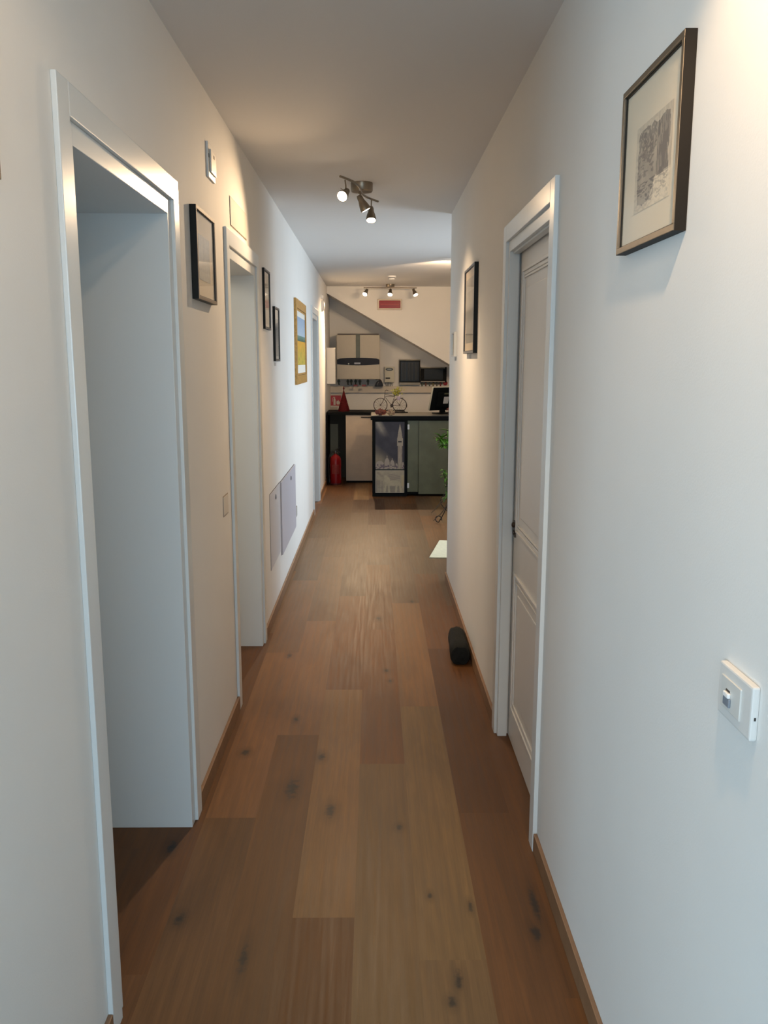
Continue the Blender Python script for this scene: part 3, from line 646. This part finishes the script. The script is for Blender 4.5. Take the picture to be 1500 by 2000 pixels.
# monitor ------------------------------------------------------------
def monitor():
    r = thing('computer_monitor', (.875, 10.98, ZT), 'black computer monitor seen from behind on the reception counter', 'monitor')
    B = MB(); B.box(-.11, .11, -.09, .09, 0, .014, .006); M = Matrix.Translation((.885, 10.98, ZT)) @ Matrix.Rotation(math.radians(30), 4, 'Z')
    def put(mb, name, m, par=r, MM=M, sm=False):
        bmesh.ops.transform(mb.bm, matrix=MM, verts=mb.bm.verts); return mb.build(name, m, par, smooth=sm)
    blk = mat('black_plastic', (.004, .005, .005), .5, spec=.07)
    put(B, 'stand_foot', blk); n = MB(); n.box(-.035, .035, -.012, .03, .012, .12, .006); put(n, 'stand_neck', blk)
    MT = M @ Matrix.Translation((0, -.01, .045)) @ Matrix.Rotation(math.radians(17), 4, 'X')
    s = MB(); s.box(-.215, .215, -.005, .022, 0, .305, .006); s.box(-.14, .14, -.03, -.003, .05, .25, .012)
    sh = put(s, 'screen_housing', blk, r, MT)
    e = MB(); e.box(-.219, -.2145, -.006, .024, 0, .306, .001); e.box(-.219, .219, -.006, .024, .3045, .309, .001); put(e, 'silver_edge', mat('silver_edge', (.42, .43, .38), .35, metal=.4), sh, MT)
    e = MB(); e.box(-.045, .03, -.0315, -.0295, .10, .19, .0004); put(e, 'white_label', mat('label_paper', (.42, .42, .42), .6), sh, MT)
    e = MB(); e.box(-.05, .04, -.0312, -.0298, .222, .240, .0004); put(e, 'brand_strip', mat('olive_strip', (.07, .07, .035), .5), sh, MT)
    e = MB(); e.box(-.20, .20, .0215, .0232, .015, .29, .0003); put(e, 'screen', mat('dark_screen', (.01, .012, .015), .12), sh, MT)
monitor()
# decorative bicycle ---------------------------------------------------
def bicycle():
    Y = 11.17; z0 = ZT+.010
    r = thing('model_bicycle', (.21, Y, ZT), 'small dark metal decorative bicycle with spoked wheels standing on the counter', 'model bicycle')
    mm = mat('dark_rusty_metal', (.040, .028, .024), .5, metal=.5)
    MB().box(.155, .445, Y-.035, Y+.035, ZT, z0, .003).build('stand_base', M_BLK, r)
    R = .089; wf = (.088, z0+R); wr = (.338, z0+R)
    def wheel(c, sq):
        t = MB(); t.tube([(c[0]+sq*R*math.cos(a), Y+.0*math.sin(a), c[1]+R*math.sin(a)) for a in [2*math.pi*i/36 for i in range(36)]], .0048, 8, closed=True)
        w = t.build('wheel', mm, r, smooth=True)
        s = MB()
        for i in range(12):
            a = math.pi*i/6; s.tube([(c[0], Y, c[1]), (c[0]+sq*R*math.cos(a), Y, c[1]+R*math.sin(a))], .0011, 5)
        s.build('spokes', mm, w)
        h = MB(); h.tube([(c[0], Y-.014, c[1]), (c[0], Y+.014, c[1])], .008, 10); h.build('hub', mm, w, smooth=True)
    wheel(wf, .97); wheel(wr, 1.0)
    f = MB(); bb = (.236, z0+R-.006); hd = (.152, z0+.188); hd2 = (.143, z0+.225); st = (.272, z0+.205); sb = (.262, z0+.175)
    P = lambda p, dy=0: (p[0], Y+dy, p[1])
    for a, c in ((hd2, st), (hd, bb), (bb, sb), (hd2, (.138, z0+.17)), ((.148, z0+.20), (.268, z0+.198))): f.tube([P(a), P(c)], .0032, 7)
    for dy in (-.010, .010): f.tube([P(bb, dy), P(wr, dy)], .0024, 6); f.tube([P(sb, dy*.5), P(wr, dy)], .0024, 6)
    f.build('frame', mm, r, smooth=True)
    fk = MB()
    for dy in (-.010, .010): fk.tube([P((.140, z0+.185), dy*.6), P((.120, z0+.13), dy), P(wf, dy)], .0028, 7)
    fk.tube([P((.140, z0+.185)), P((.148, z0+.26))], .003, 7); fk.build('fork', mm, r, smooth=True)
    h = MB(); h.tube([(.19, Y-.03, z0+.272), (.165, Y-.03, z0+.283), (.148, Y-.018, z0+.272), (.148, Y, z0+.262), (.148, Y+.018, z0+.272), (.165, Y+.03, z0+.283), (.19, Y+.03, z0+.272)], .0034, 7); h.build('handlebar', mm, r, smooth=True)
    s = MB(); s.prism([(.255, Y-.018), (.262, Y-.004), (.258, Y+.004), (.30, Y+.018), (.312, Y), (.30, Y-.018)], z0+.212, z0+.228, 'z', .004); s.tube([P((.266, z0+.18)), P((.276, z0+.214))], .003, 6); s.build('saddle', mm, r)
    k = MB(); k.tube([(bb[0], Y-.02, bb[1]), (bb[0], Y+.02, bb[1])], .008, 10); k.tube([(bb[0], Y-.016, bb[1]), (bb[0]-.012, Y-.018, bb[1]-.020)], .003, 6); k.tube([(bb[0]-.012, Y-.035, bb[1]-.021), (bb[0]-.012, Y-.015, bb[1]-.021)], .006, 6)
    k.lathe([(.0, -.0015), (.022, -.0015), (.022, .0015), (0, .0015)], 20, Matrix.Translation((bb[0], Y-.014, bb[1])) @ Matrix.Rotation(math.pi/2, 4, 'X')); k.build('crank', mm, r, smooth=True)
    c = MB(); c.tube([(.31, Y, z0+.178), (.385, Y, z0+.182)], .003, 6); c.tube([(.375, Y-.012, z0+.18), (.338, Y-.012, z0+R)], .002, 5); c.tube([(.245+.13*math.cos(a), Y, z0+R+.1*math.sin(a)) for a in []] or [(.42, Y, z0+.13), (.432, Y, z0+.09), (.430, Y, z0+.06)], .004, 6); c.build('rear_rack', mm, r, smooth=True)
    # little planted basket on the rear carrier
    q = thing('potted_flower', (.325, Y, z0+.182), 'lilac little pot with yellow-green leaves sitting over the rear wheel of the model bicycle', 'potted plant')
    MB().lathe([(.014, z0+.182-.03), (.022, z0+.182-.02), (.026, z0+.205), (.022, z0+.207), (0, z0+.20)], 16, Matrix.Translation((.322, Y-.034, 0))).build('pot', mat('lilac_pot', (.42, .36, .44), .5), q, smooth=True)
    lf = MB(); rn = random.Random(5)
    for i in range(70):
        a = rn.uniform(0, 6.28); e = rn.uniform(.3, 1.4); L = rn.uniform(.03, .105)
        p0 = Vector((.320, Y-.034, z0+.205)); d = Vector((math.cos(a)*math.cos(e)*.8-.25, math.sin(a)*math.cos(e)*.6, math.sin(e))).normalized(); p = p0+d*L
        s_ = d.cross(Vector((rn.random()-.5, rn.random()-.5, .3))).normalized()*rn.uniform(.008, .013); b = bmesh.new()
        b.faces.new([b.verts.new(p), b.verts.new(p+d*.011+s_), b.verts.new(p+d*.026), b.verts.new(p+d*.011-s_)]); lf.add(b)
        if i % 6 == 0: lf.tube([p0, p], .0012, 4)
    lf.build('leaves', mat('yellow_green_leaf', (.34, .33, .035), .55, noise=.3, nscale=60), q)
bicycle()
# dried flower bunches on the counter edge ------------------------------
def bunch(name, c, label, cols, n, spread, seed):
    r = thing(name, (c[0], c[1], ZT), label, 'dried flowers', 'ornaments on the counter edge'); rn = random.Random(seed)
    k = MB(); k.lathe([(.016, ZT), (.020, ZT+.004), (.020, ZT+.010), (.014, ZT+.013), (0, ZT+.012)], 14, Matrix.Translation((c[0], c[1], 0))); k.build('base_dish', mat(name+'_base', cols[0], .7), r, smooth=True)
    for j, col in enumerate(cols):
        m = MB()
        for i in range(n):
            a = rn.uniform(0, 6.28); d = rn.uniform(0, 1)*spread; p = Vector((c[0]+math.cos(a)*d, c[1]+math.sin(a)*d*.5, ZT+.016+rn.uniform(0, c[2])*(1-.5*d/spread)))
            rr = rn.uniform(.009, .015)
            for q in range(5):
                t = 2*math.pi*q/5+a; dd = Vector((math.cos(t), math.sin(t)*.6-.5, math.sin(t)*.8)).normalized(); s_ = dd.cross(Vector((0, -1, .3))).normalized()*rr*.5
                b = bmesh.new(); b.faces.new([b.verts.new(p), b.verts.new(p+dd*rr+s_), b.verts.new(p+dd*rr*1.7), b.verts.new(p+dd*rr-s_)]); m.add(b)
        m.build('petals', mat('%s_petal%d' % (name, j), col, .7), r)
    return r
bunch('dried_flower_bunch', (.082, 10.63, .060), 'red and orange dried flower ornament on the left end of the counter', [(.16, .03, .02), (.38, .12, .05), (.10, .03, .02)], 34, .062, 3)
bunch('pale_flower_bunch', (.212, 10.62, .050), 'peach and cream dried flower ornament right of the red one on the counter', [(.45, .30, .16), (.55, .40, .22), (.35, .20, .13)], 26, .045, 8)
r = thing('red_flower_pot', (.955, 10.80, ZT), 'small dull red flowers beside the monitor foot on the counter', 'flower pot')
MB().lathe([(.018, ZT), (.026, ZT+.03), (.023, ZT+.032), (0, ZT+.028)], 16, Matrix.Translation((.955, 10.80, 0))).build('pot', mat('dark_pot', (.09, .05, .04), .6), r, smooth=True)
k = MB(); rn = random.Random(2)
for i in range(26):
    k.lathe([(0, -.008), (.009, 0), (0, .008)], 6, Matrix.Translation((.955+rn.uniform(-.032, .032), 10.80+rn.uniform(-.02, .02), ZT+.04+rn.uniform(0, .04))))
k.build('blossoms', mat('dull_red_flower', (.26, .07, .05), .7), r)

# ------------------------------------------------------------------ red cone tree, signs, extinguisher
def cone_tree():
    c = (-.418, 12.03); z = .980
    r = thing('cone_tree', (c[0], c[1], z), 'glittery dark red cone-shaped tree ornament on the worktop', 'ornament')
    m = mat('red_tinsel', (.11, .006, .008), .6, spec=.15, noise=.6, nscale=140, bump=.8, bscale=120)
    b = MB(); n = 26; prof = [(.080, z)]
    for i in range(n):
        t = i/n; prof.append((.080*(1-t)+.004*(i % 2), z+.012+.29*t))
    prof.append((0, z+.31)); b.lathe(prof, 22, Matrix.Translation((c[0], c[1], 0))); b.build('cone', m, r)
    MB().lathe([(.003, z+.295), (.014, z+.312), (.009, z+.328), (.002, z+.352), (0, z+.354)], 10, Matrix.Translation((c[0], c[1], 0))).build('finial', m, r, smooth=True)
cone_tree()
def ext_sign():
    r = thing('extinguisher_sign', (-.57, YR, .99), 'red and white fire extinguisher sign on the recess wall left of the cone tree', 'sign')
    MB().box(-.672, -.483, YR-.006, YR, .985, 1.178, .002).build('sign_border', mat('sign_white', (.55, .50, .42), .5), r)
    MB().box(-.653, -.498, YR-.0075, YR-.0059, 1.004, 1.158).build('red_field', mat('sign_red', (.42, .02, .03), .4), r)
    g = MB(); Y = YR-.0085
    g.prism([(-.612, 1.015), (-.580, 1.015), (-.580, 1.095), (-.588, 1.112), (-.604, 1.112), (-.612, 1.095)], Y, Y+.0012, 'y'); g.box(-.603, -.589, Y, Y+.0012, 1.110, 1.128); g.box(-.618, -.588, Y, Y+.0012, 1.126, 1.134)
    g.prism([(-.618, 1.130), (-.628, 1.112), (-.634, 1.06), (-.629, 1.06), (-.622, 1.11), (-.613, 1.126)], Y, Y+.0012, 'y')
    fl = [(-.560, 1.02), (-.520, 1.02), (-.512, 1.045), (-.522, 1.075), (-.530, 1.06), (-.538, 1.095), (-.551, 1.068), (-.562, 1.08), (-.568, 1.045)]
    g.prism(fl, Y, Y+.0012, 'y'); g.build('pictogram', mat('sign_glyph', (.62, .57, .48), .5), r)
    MB().box(-.672, -.548, YR-.004, YR, .90, .982, .001).build('lower_plate', mat('sign_white2', (.42, .38, .31), .5), r)
ext_sign()
def extinguisher():
    c = (-.522, 11.64); T0 = Matrix.Translation((c[0], c[1], 0))
    r = thing('fire_extinguisher', (c[0], c[1], 0), 'red fire extinguisher standing on the floor left of the beige cabinet', 'fire extinguisher')
    red = mat('red_enamel', (.30, .006, .010), .25, spec=.35)
    MB().lathe([(.070, 0), (.076, .004), (.076, .33), (.070, .365), (.052, .392), (.028, .408), (.022, .42), (.022, .43), (0, .43)], 36, T0).build('cylinder', red, r, smooth=True)
    MB().lathe([(.0775, .0), (.0775, .022), (.072, .024), (.0, .0241)], 36, T0).build('foot_ring', mat('dark_red_ring', (.10, .01, .012), .5), r, smooth=True)
    blk = mat('black_rubber', (.015, .014, .014), .5)
    v = MB(); v.lathe([(.024, .425), (.024, .44), (.016, .445), (.016, .47), (0, .47)], 18, T0); v.box(c[0]-.012, c[0]+.012, c[1]-.02, c[1]+.02, .44, .465, .003); v.build('valve', mat('valve_metal', (.10, .09, .09), .35, metal=.7), r, smooth=True)
    h = MB(); h.tube([(c[0]-.01, c[1], .468), (c[0]+.02, c[1], .480), (c[0]+.058, c[1]-.01, .512)], .007, 8); h.tube([(c[0]-.01, c[1], .452), (c[0]+.02, c[1], .455), (c[0]+.062, c[1]-.01, .440)], .007, 8); h.build('handle', blk, r, smooth=True)
    pts = [(c[0]-.012, .455), (c[0]-.04, .458), (c[0]-.066, .43), (c[0]-.088, .37), (c[0]-.094, .28), (c[0]-.093, .18), (c[0]-.090, .10)]
    MB().tube([(x, c[1]-.02, z) for x, z in pts], .009, 10).build('hose', blk, r, smooth=True)
    MB().tube([(c[0]-.090, c[1]-.02, .105), (c[0]-.086, c[1]-.02, .03)], .009, 10, taper=.016).build('nozzle', blk, r, smooth=True)
    g = MB(); n = 18
    b = bmesh.new(); V = []
    for z in (.15, .28): V.append([b.verts.new((c[0]+.0768*math.cos(-math.pi/2+t), c[1]+.0768*math.sin(-math.pi/2+t), z)) for t in [-.7+1.4*i/n for i in range(n+1)]])
    for i in range(n): b.faces.new((V[0][i], V[0][i+1], V[1][i+1], V[1][i]))
    g.add(b); g.build('instruction_label', mat('label_red', (.42, .035, .03), .5, noise=.6, nscale=120), r, smooth=True)
extinguisher()

# ------------------------------------------------------------------ technical wall
M_UNIT = mat('beige_enamel', (.47, .43, .35), .45, noise=.04)
def boiler():
    r = thing('wall_boiler', (-.22, YR, 1.4), 'large beige wall boiler with black curved control band under the stair slope', 'boiler')
    y = 12.74
    MB().box(-.545, .092, y, YR-.0005, 1.407, 2.052, .012).build('casing', M_UNIT, r)
    b = MB(); n = 14; P = []
    for i in range(n+1):
        t = i/n; x = -.537+.622*t; P.append((x, 1.628-.016*math.sin(math.pi*t)))
    for i in range(n, -1, -1):
        t = i/n; x = -.537+.622*t; P.append((x, 1.695+.026*math.sin(math.pi*t)**.35 if 0 < t < 1 else 1.695))
    b.prism(P, y-.014, y+.002, 'y', .0015); b.build('control_band', mat('black_gloss', (.009, .007, .010), .35, spec=.2), r)
    MB().box(-.260, -.200, y-.009, y+.001, 1.722, 2.058, .003).build('centre_strip', mat('green_grey', (.10, .115, .085), .4, noise=.3, nscale=18), r)
    MB().box(-.285, -.195, y-.0155, y-.0135, 1.628, 1.652, .001).build('display', mat('pale_display', (.34, .34, .38), .3), r)
    MB().lathe([(.010, 0), (.008, .004), (0, .004)], 14, Matrix.Translation((-.368, y-.014, 1.633)) @ Matrix.Rotation(math.pi/2, 4, 'X')).build('knob', mat('pale_knob', (.6, .6, .5), .3), r, smooth=True)
    MB().box(-.53, .075, y+.004, YR-.01, 2.0525, 2.068, .004).build('top_cap', mat('dark_cap', (.06, .045, .045), .5), r)
boiler()
def pipes():
    blk = mat('dark_pipe', (.035, .045, .038), .45, metal=.3); redm = mat('red_lever', (.20, .018, .02), .4)
    for i, (x, big) in enumerate([(-.52, 1), (-.385, 0), (-.335, 0), (-.27, 1), (-.205, 0), (-.085, 1)]):
        r = thing('boiler_pipe', (x, 12.9, 1.3), 'short dark connection pipe under the boiler, one of a row', 'pipe', 'connection pipes under the boiler')
        p = MB(); p.tube([(x, 12.88, 1.406), (x, 12.88, 1.352), (x, 12.90, 1.330), (x, YR-.001, 1.325)], .010, 8); p.build('pipe', blk, r, smooth=True)
        q = MB(); q.lathe([(.017, 1.358), (.020, 1.366), (.020, 1.384), (.017, 1.392)], 6, Matrix.Translation((x, 12.88, 0))); q.build('nut', blk, r)
    for x, lb in ((-.27, 'left'), (-.145, 'right')):
        r = thing('shutoff_valve', (x, 12.86, 1.3), 'dark valve with a red lever under the boiler, %s of two' % lb, 'valve', 'red valves under the boiler')
        MB().tube([(x, 12.868, 1.316), (x, 12.84, 1.316)], .012, 8).build('valve_body', blk, r, smooth=True)
        MB().box(x-.030, x+.030, 12.83, 12.842, 1.302, 1.328, .004).build('lever', redm, r)
    r = thing('small_pump', (.078, 13.0, 1.3), 'black rounded pump on the ledge right of the boiler pipes', 'pump')
    MB().prism([(.010, 1.297), (.146, 1.297), (.138, 1.345), (.118, 1.38), (.078, 1.395), (.035, 1.355)], 12.92, YR-.01, 'y', .008).build('pump_body', mat('pump_black', (.010, .009, .013), .4, spec=.25), r)
    MB().tube([(.03, 12.93, 1.40), (.05, 12.92, 1.405), (.09, 12.92, 1.403), (.12, 12.93, 1.375)], .008, 8).build('pump_pipe', mat('pump_pipe', (.10, .06, .045), .4), r, smooth=True)
    MB().tube([(.050, 12.915, 1.32), (.075, 12.910, 1.365)], .007, 8).build('grey_lever', mat('pump_grey', (.2, .2, .2), .4), r, smooth=True)
pipes()
def device():
    r = thing('control_unit', (.236, YR, 1.35), 'small white control box with dark oval badge right of the boiler', 'control box')
    y = 13.02
    MB().box(.164, .309, y, YR-.0005, 1.356, 1.590, .006).build('case', mat('cream_plastic', (.56, .53, .42), .45), r)
    MB().lathe([(.058, 0), (.058, .003), (0, .003)], 28, Matrix.Translation((.237, y, 1.550)) @ Matrix.Rotation(math.pi/2, 4, 'X') @ Matrix.Diagonal((1, .40, 1, 1))).build('oval_badge', mat('dark_badge', (.03, .04, .035), .35), r, smooth=True)
    MB().lathe([(.036, 0), (.036, .0012), (0, .0012)], 28, Matrix.Translation((.237, y-.003, 1.550)) @ Matrix.Rotation(math.pi/2, 4, 'X') @ Matrix.Diagonal((1, .30, 1, 1))).build('badge_plate', mat('badge_plate', (.25, .28, .25), .35), r, smooth=True)
    MB().box(.180, .248, y-.003, y+.001, 1.408, 1.430, .002).build('display', M_GAP, r)
    w = MB()
    for x in (.185, .205, .225, .25, .275): w.tube([(x, YR-.02, 1.357), (x, YR-.012, 1.328), (x+.006, YR-.005, 1.298)], .005, 6)
    w.build('cables', mat('grey_cable', (.16, .14, .12), .5), r, smooth=True)
device()
def fuse_boxes():
    gl = mat('smoked_glass', (.012, .014, .014), .25, spec=.22); fr = mat('grey_frame', (.30, .28, .23), .45)
    r = thing('fuse_box', (.544, YR, 1.32), 'tall wall fuse box with smoked glass door under the stair slope', 'fuse box', 'fuse boxes on the far wall')
    y = 12.99
    MB().box(.385, .702, y+.006, YR-.0005, 1.319, 1.700, .004).build('case', fr, r)
    MB().box(.388, .699, y-.004, y+.006, 1.357, 1.683, .002).build('door_frame', M_BLK, r)
    MB().box(.404, .683, y-.006, y-.0035, 1.372, 1.668, .001).build('glass_door', gl, r)
    s = MB()
    for i in range(11):
        if i in (3, 8): continue
        s.box(.425+.022*i, .436+.022*i, y-.0068, y-.0058, 1.39, 1.65)
    s.build('breaker_strips', mat('breaker_grey', (.038, .038, .032), .4, spec=.2), r)
    r = thing('fuse_box', (.905, YR, 1.35), 'wide low fuse box with dark glass front, right of the tall one', 'fuse box', 'fuse boxes on the far wall')
    MB().box(.709, 1.10, y+.012, YR-.0005, 1.36, 1.585, .004).build('case', M_BLK, r)
    MB().box(.760, 1.045, y+.008, y+.0125, 1.395, 1.555, .001).build('glass_door', gl, r)
    MB().box(.712, 1.075, y+.003, y+.0125, 1.568, 1.582, .002).build('rail', fr, r); MB().box(.712, 1.075, y+.003, y+.0125, 1.362, 1.377, .002).build('rail', fr, r)
    r = thing('cable_strip', (.91, YR, 1.31), 'row of small coloured cables between the wide fuse box and the ledge', 'cables')
    MB().box(.72, 1.045, YR-.02, YR-.0005, 1.322, 1.352, .003).build('gland_strip', mat('gland_dark', (.10, .095, .075), .5), r)
    for i, cc in enumerate([(.14, .17, .12), (.22, .08, .05), (.10, .13, .12), (.20, .16, .06), (.11, .11, .10), (.22, .05, .05)]):
        MB().tube([(.735+.056*i, YR-.024, 1.357), (.735+.056*i, YR-.026, 1.32), (.737+.056*i, YR-.02, 1.298)], .010, 8).build('cable', mat('cable%d' % i, cc, .5), r, smooth=True)
    r = thing('red_valve_wheel', (1.10, YR, 1.33), 'small red knob at right end of the ledge above the monitor', 'valve')
    MB().lathe([(.030, 0), (.034, .01), (.034, .03), (.02, .036), (0, .036)], 16, Matrix.Translation((1.085, YR-.03, 1.345)) @ Matrix.Rotation(math.pi/2, 4, 'X')).build('knob', mat('knob_red', (.30, .02, .03), .4), r, smooth=True)
    MB().tube([(1.085, YR-.03, 1.345), (1.085, YR, 1.345)], .012, 8).build('stem', M_GAP, r)
fuse_boxes()
r = struct(MB().box(-.659, 1.60, YR-.055, YR-.0005, 1.200, 1.297, .003).build('trim_1', mat('ledge_paint', (.62, .56, .47), .6)))
r = thing('white_wall_box', (-.6, 12.3, 1.35), 'tall narrow white box fixed to left wall in the far corner', 'wall box')
MB().box(-.6595, -.542, 12.20, 12.39, 1.352, 1.857, .003).build('case', mat('bright_enamel', (.86, .80, .70), .4), r)
MB().box(-.656, -.545, 12.196, 12.2005, 1.356, 1.853, .001).build('lid', mat('bright_enamel2', (.86, .80, .70), .4), r)
def emergency():
    r = thing('emergency_light', (.228, YF, 2.37), 'white framed red emergency light on the stair flank under the spot bar', 'emergency light')
    MB().box(.053, .400, YF-.030, YF-.0005, 2.385, 2.535, .008).build('housing', mat('emergency_white', (.62, .54, .44), .45), r)
    MB().box(.078, .378, YF-.036, YF-.029, 2.408, 2.513, .006).build('red_lens', mat('red_lens', (.30, .022, .016), .12, coat=.8), r)
    MB().box(.095, .361, YF-.0375, YF-.0355, 2.456, 2.468, .001).build('lens_stripe', mat('lens_stripe', (.45, .06, .03), .12, coat=.8), r)
emergency()

# ------------------------------------------------------------------ wrought iron plant stand and plant
def plant():
    c = Vector((.84, 8.67, 0)); iron = mat('wrought_iron', (.014, .014, .016), .45, metal=.4)
    r = thing('plant_stand', c, 'black wrought iron plant stand with curled feet half hidden by the right wall end', 'plant stand')
    for k in range(4):
        a = math.pi/4+k*math.pi/2+.35; d = Vector((math.cos(a), math.sin(a), 0)); pts = []
        for i in range(9): t = i/8; pts.append(c+d*(.05+.13*t**2)+Vector((0, 0, .40*(1-t)+.012)))
        q = pts[-1]
        for i in range(1, 12): t = i/11*1.6*math.pi; pts.append(q+d*(.034*math.sin(t))+Vector((0, 0, .034*(1-math.cos(t)))))
        MB().tube(pts, .005, 7).build('leg', iron, r, smooth=True)
        l2 = MB(); P = []
        for i in range(14): t = i/13; P.append(c+d*(.06+.10*math.sin(t*math.pi))+Vector((0, 0, .12+.24*t)))
        l2.tube(P, .0035, 6); l2.build('scroll', iron, r, smooth=True)
    ring = [c+Vector((.10*math.cos(t), .10*math.sin(t), .41)) for t in [2*math.pi*i/28 for i in range(28)]]
    MB().tube(ring, .005, 7, closed=True).build('top_ring', iron, r, smooth=True)
    MB().lathe([(0, .405), (.098, .405), (.098, .411), (0, .411)], 28, Matrix.Translation((c.x, c.y, 0))).build('tray', iron, r)
    p = thing('potted_plant', c+Vector((0, 0, .412)), 'leafy green houseplant on the iron stand past the right wall end', 'potted plant')
    MB().lathe([(0, .412), (.06, .412), (.082, .53), (.088, .535), (.082, .54), (.07, .528), (0, .525)], 26, Matrix.Translation((c.x, c.y, 0))).build('pot', mat('terracotta_dark', (.10, .05, .03), .6), p, smooth=True)
    rn = random.Random(11); lm = mat('green_leaf', (.10, .24, .022), .42, noise=.5, nscale=14); sm = mat('green_stem', (.07, .14, .03), .5)
    st = MB(); lf = MB()
    def leaf(p0, d, L, W):
        side = d.cross(Vector((0, 0, 1))).normalized(); up = side.cross(d).normalized(); b = bmesh.new(); rows = []
        for i in range(6):
            t = i/5; w_ = W*math.sin(math.pi*min(1, t*.92+.04))**.8; cpt = p0+d*L*t+up*(.10*L*math.sin(t*2.2)-.25*L*t*t)
            rows.append([b.verts.new(cpt-side*w_+up*w_*.3), b.verts.new(cpt), b.verts.new(cpt+side*w_+up*w_*.3)])
        for A, B in zip(rows, rows[1:]):
            for k in range(2): b.faces.new((A[k], A[k+1], B[k+1], B[k]))
        lf.add(b)
    def cluster(top, n, spread, L0):
        base = c+Vector((rn.uniform(-.03, .03), rn.uniform(-.03, .03), .52)); mid = (base+top)/2+Vector((rn.uniform(-.03, .03), 0, .02))
        st.tube([base, mid, top], .004, 6)
        for i in range(n):
            a = rn.uniform(0, 6.28); e = rn.uniform(-.7, .9); d = Vector((math.cos(a)*math.cos(e), math.sin(a)*math.cos(e), math.sin(e)))
            leaf(top+d*rn.uniform(0, spread), d, rn.uniform(.7, 1.1)*L0, rn.uniform(.017, .026))
    cluster(c+Vector((-.150, -.02, .895)), 22, .030, .095)
    cluster(c+Vector((-.105, .0, .83)), 18, .035, .095); cluster(c+Vector((-.06, -.02, .96)), 14, .03, .10)
    cluster(c+Vector((-.01, .0, .93)), 26, .05, .10); cluster(c+Vector((.07, .03, .82)), 20, .05, .10); cluster(c+Vector((.06, -.05, .72)), 16, .05, .10)
    for t in ((-.105, -.03, .50), (-.075, .02, .40), (-.085, -.02, .28)):   # trailing stems
        end = c+Vector(t); s0 = c+Vector((-.05, 0, .55)); st.tube([s0, (s0+end)/2+Vector((-.05, 0, .04)), end], .003, 6)
        for i in range(14):
            a = rn.uniform(0, 6.28); e = rn.uniform(-1.0, .5); d = Vector((math.cos(a)*math.cos(e), math.sin(a)*math.cos(e), math.sin(e)))
            leaf(end+Vector((rn.uniform(-.02, .02), rn.uniform(-.02, .02), rn.uniform(-.02, .08))), d, rn.uniform(.04, .07), rn.uniform(.011, .018))
    tw = MB()
    for k, (dx, z1) in enumerate(((-.20, .20), (-.25, .14), (-.17, .10), (-.23, .055))):   # brown strands standing in for shadows of the iron scrolls
        s0 = c+Vector((-.03, -.02*k, .50)); tw.tube([s0, s0+Vector((-.05, -.04, -.05-.03*k)), c+Vector((-.085, -.06, z1+.16)), c+Vector((dx*.7, -.07, z1+.07)), c+Vector((dx, -.08, z1))], .0030, 5)
    tw.build('scroll_shadow_strands', mat('scroll_shadow_brown', (.06, .04, .02), .6), p, smooth=True)
    st.build('stems', sm, p, smooth=True); lf.build('leaves', lm, p)
plant()
bpy.context.view_layer.update()
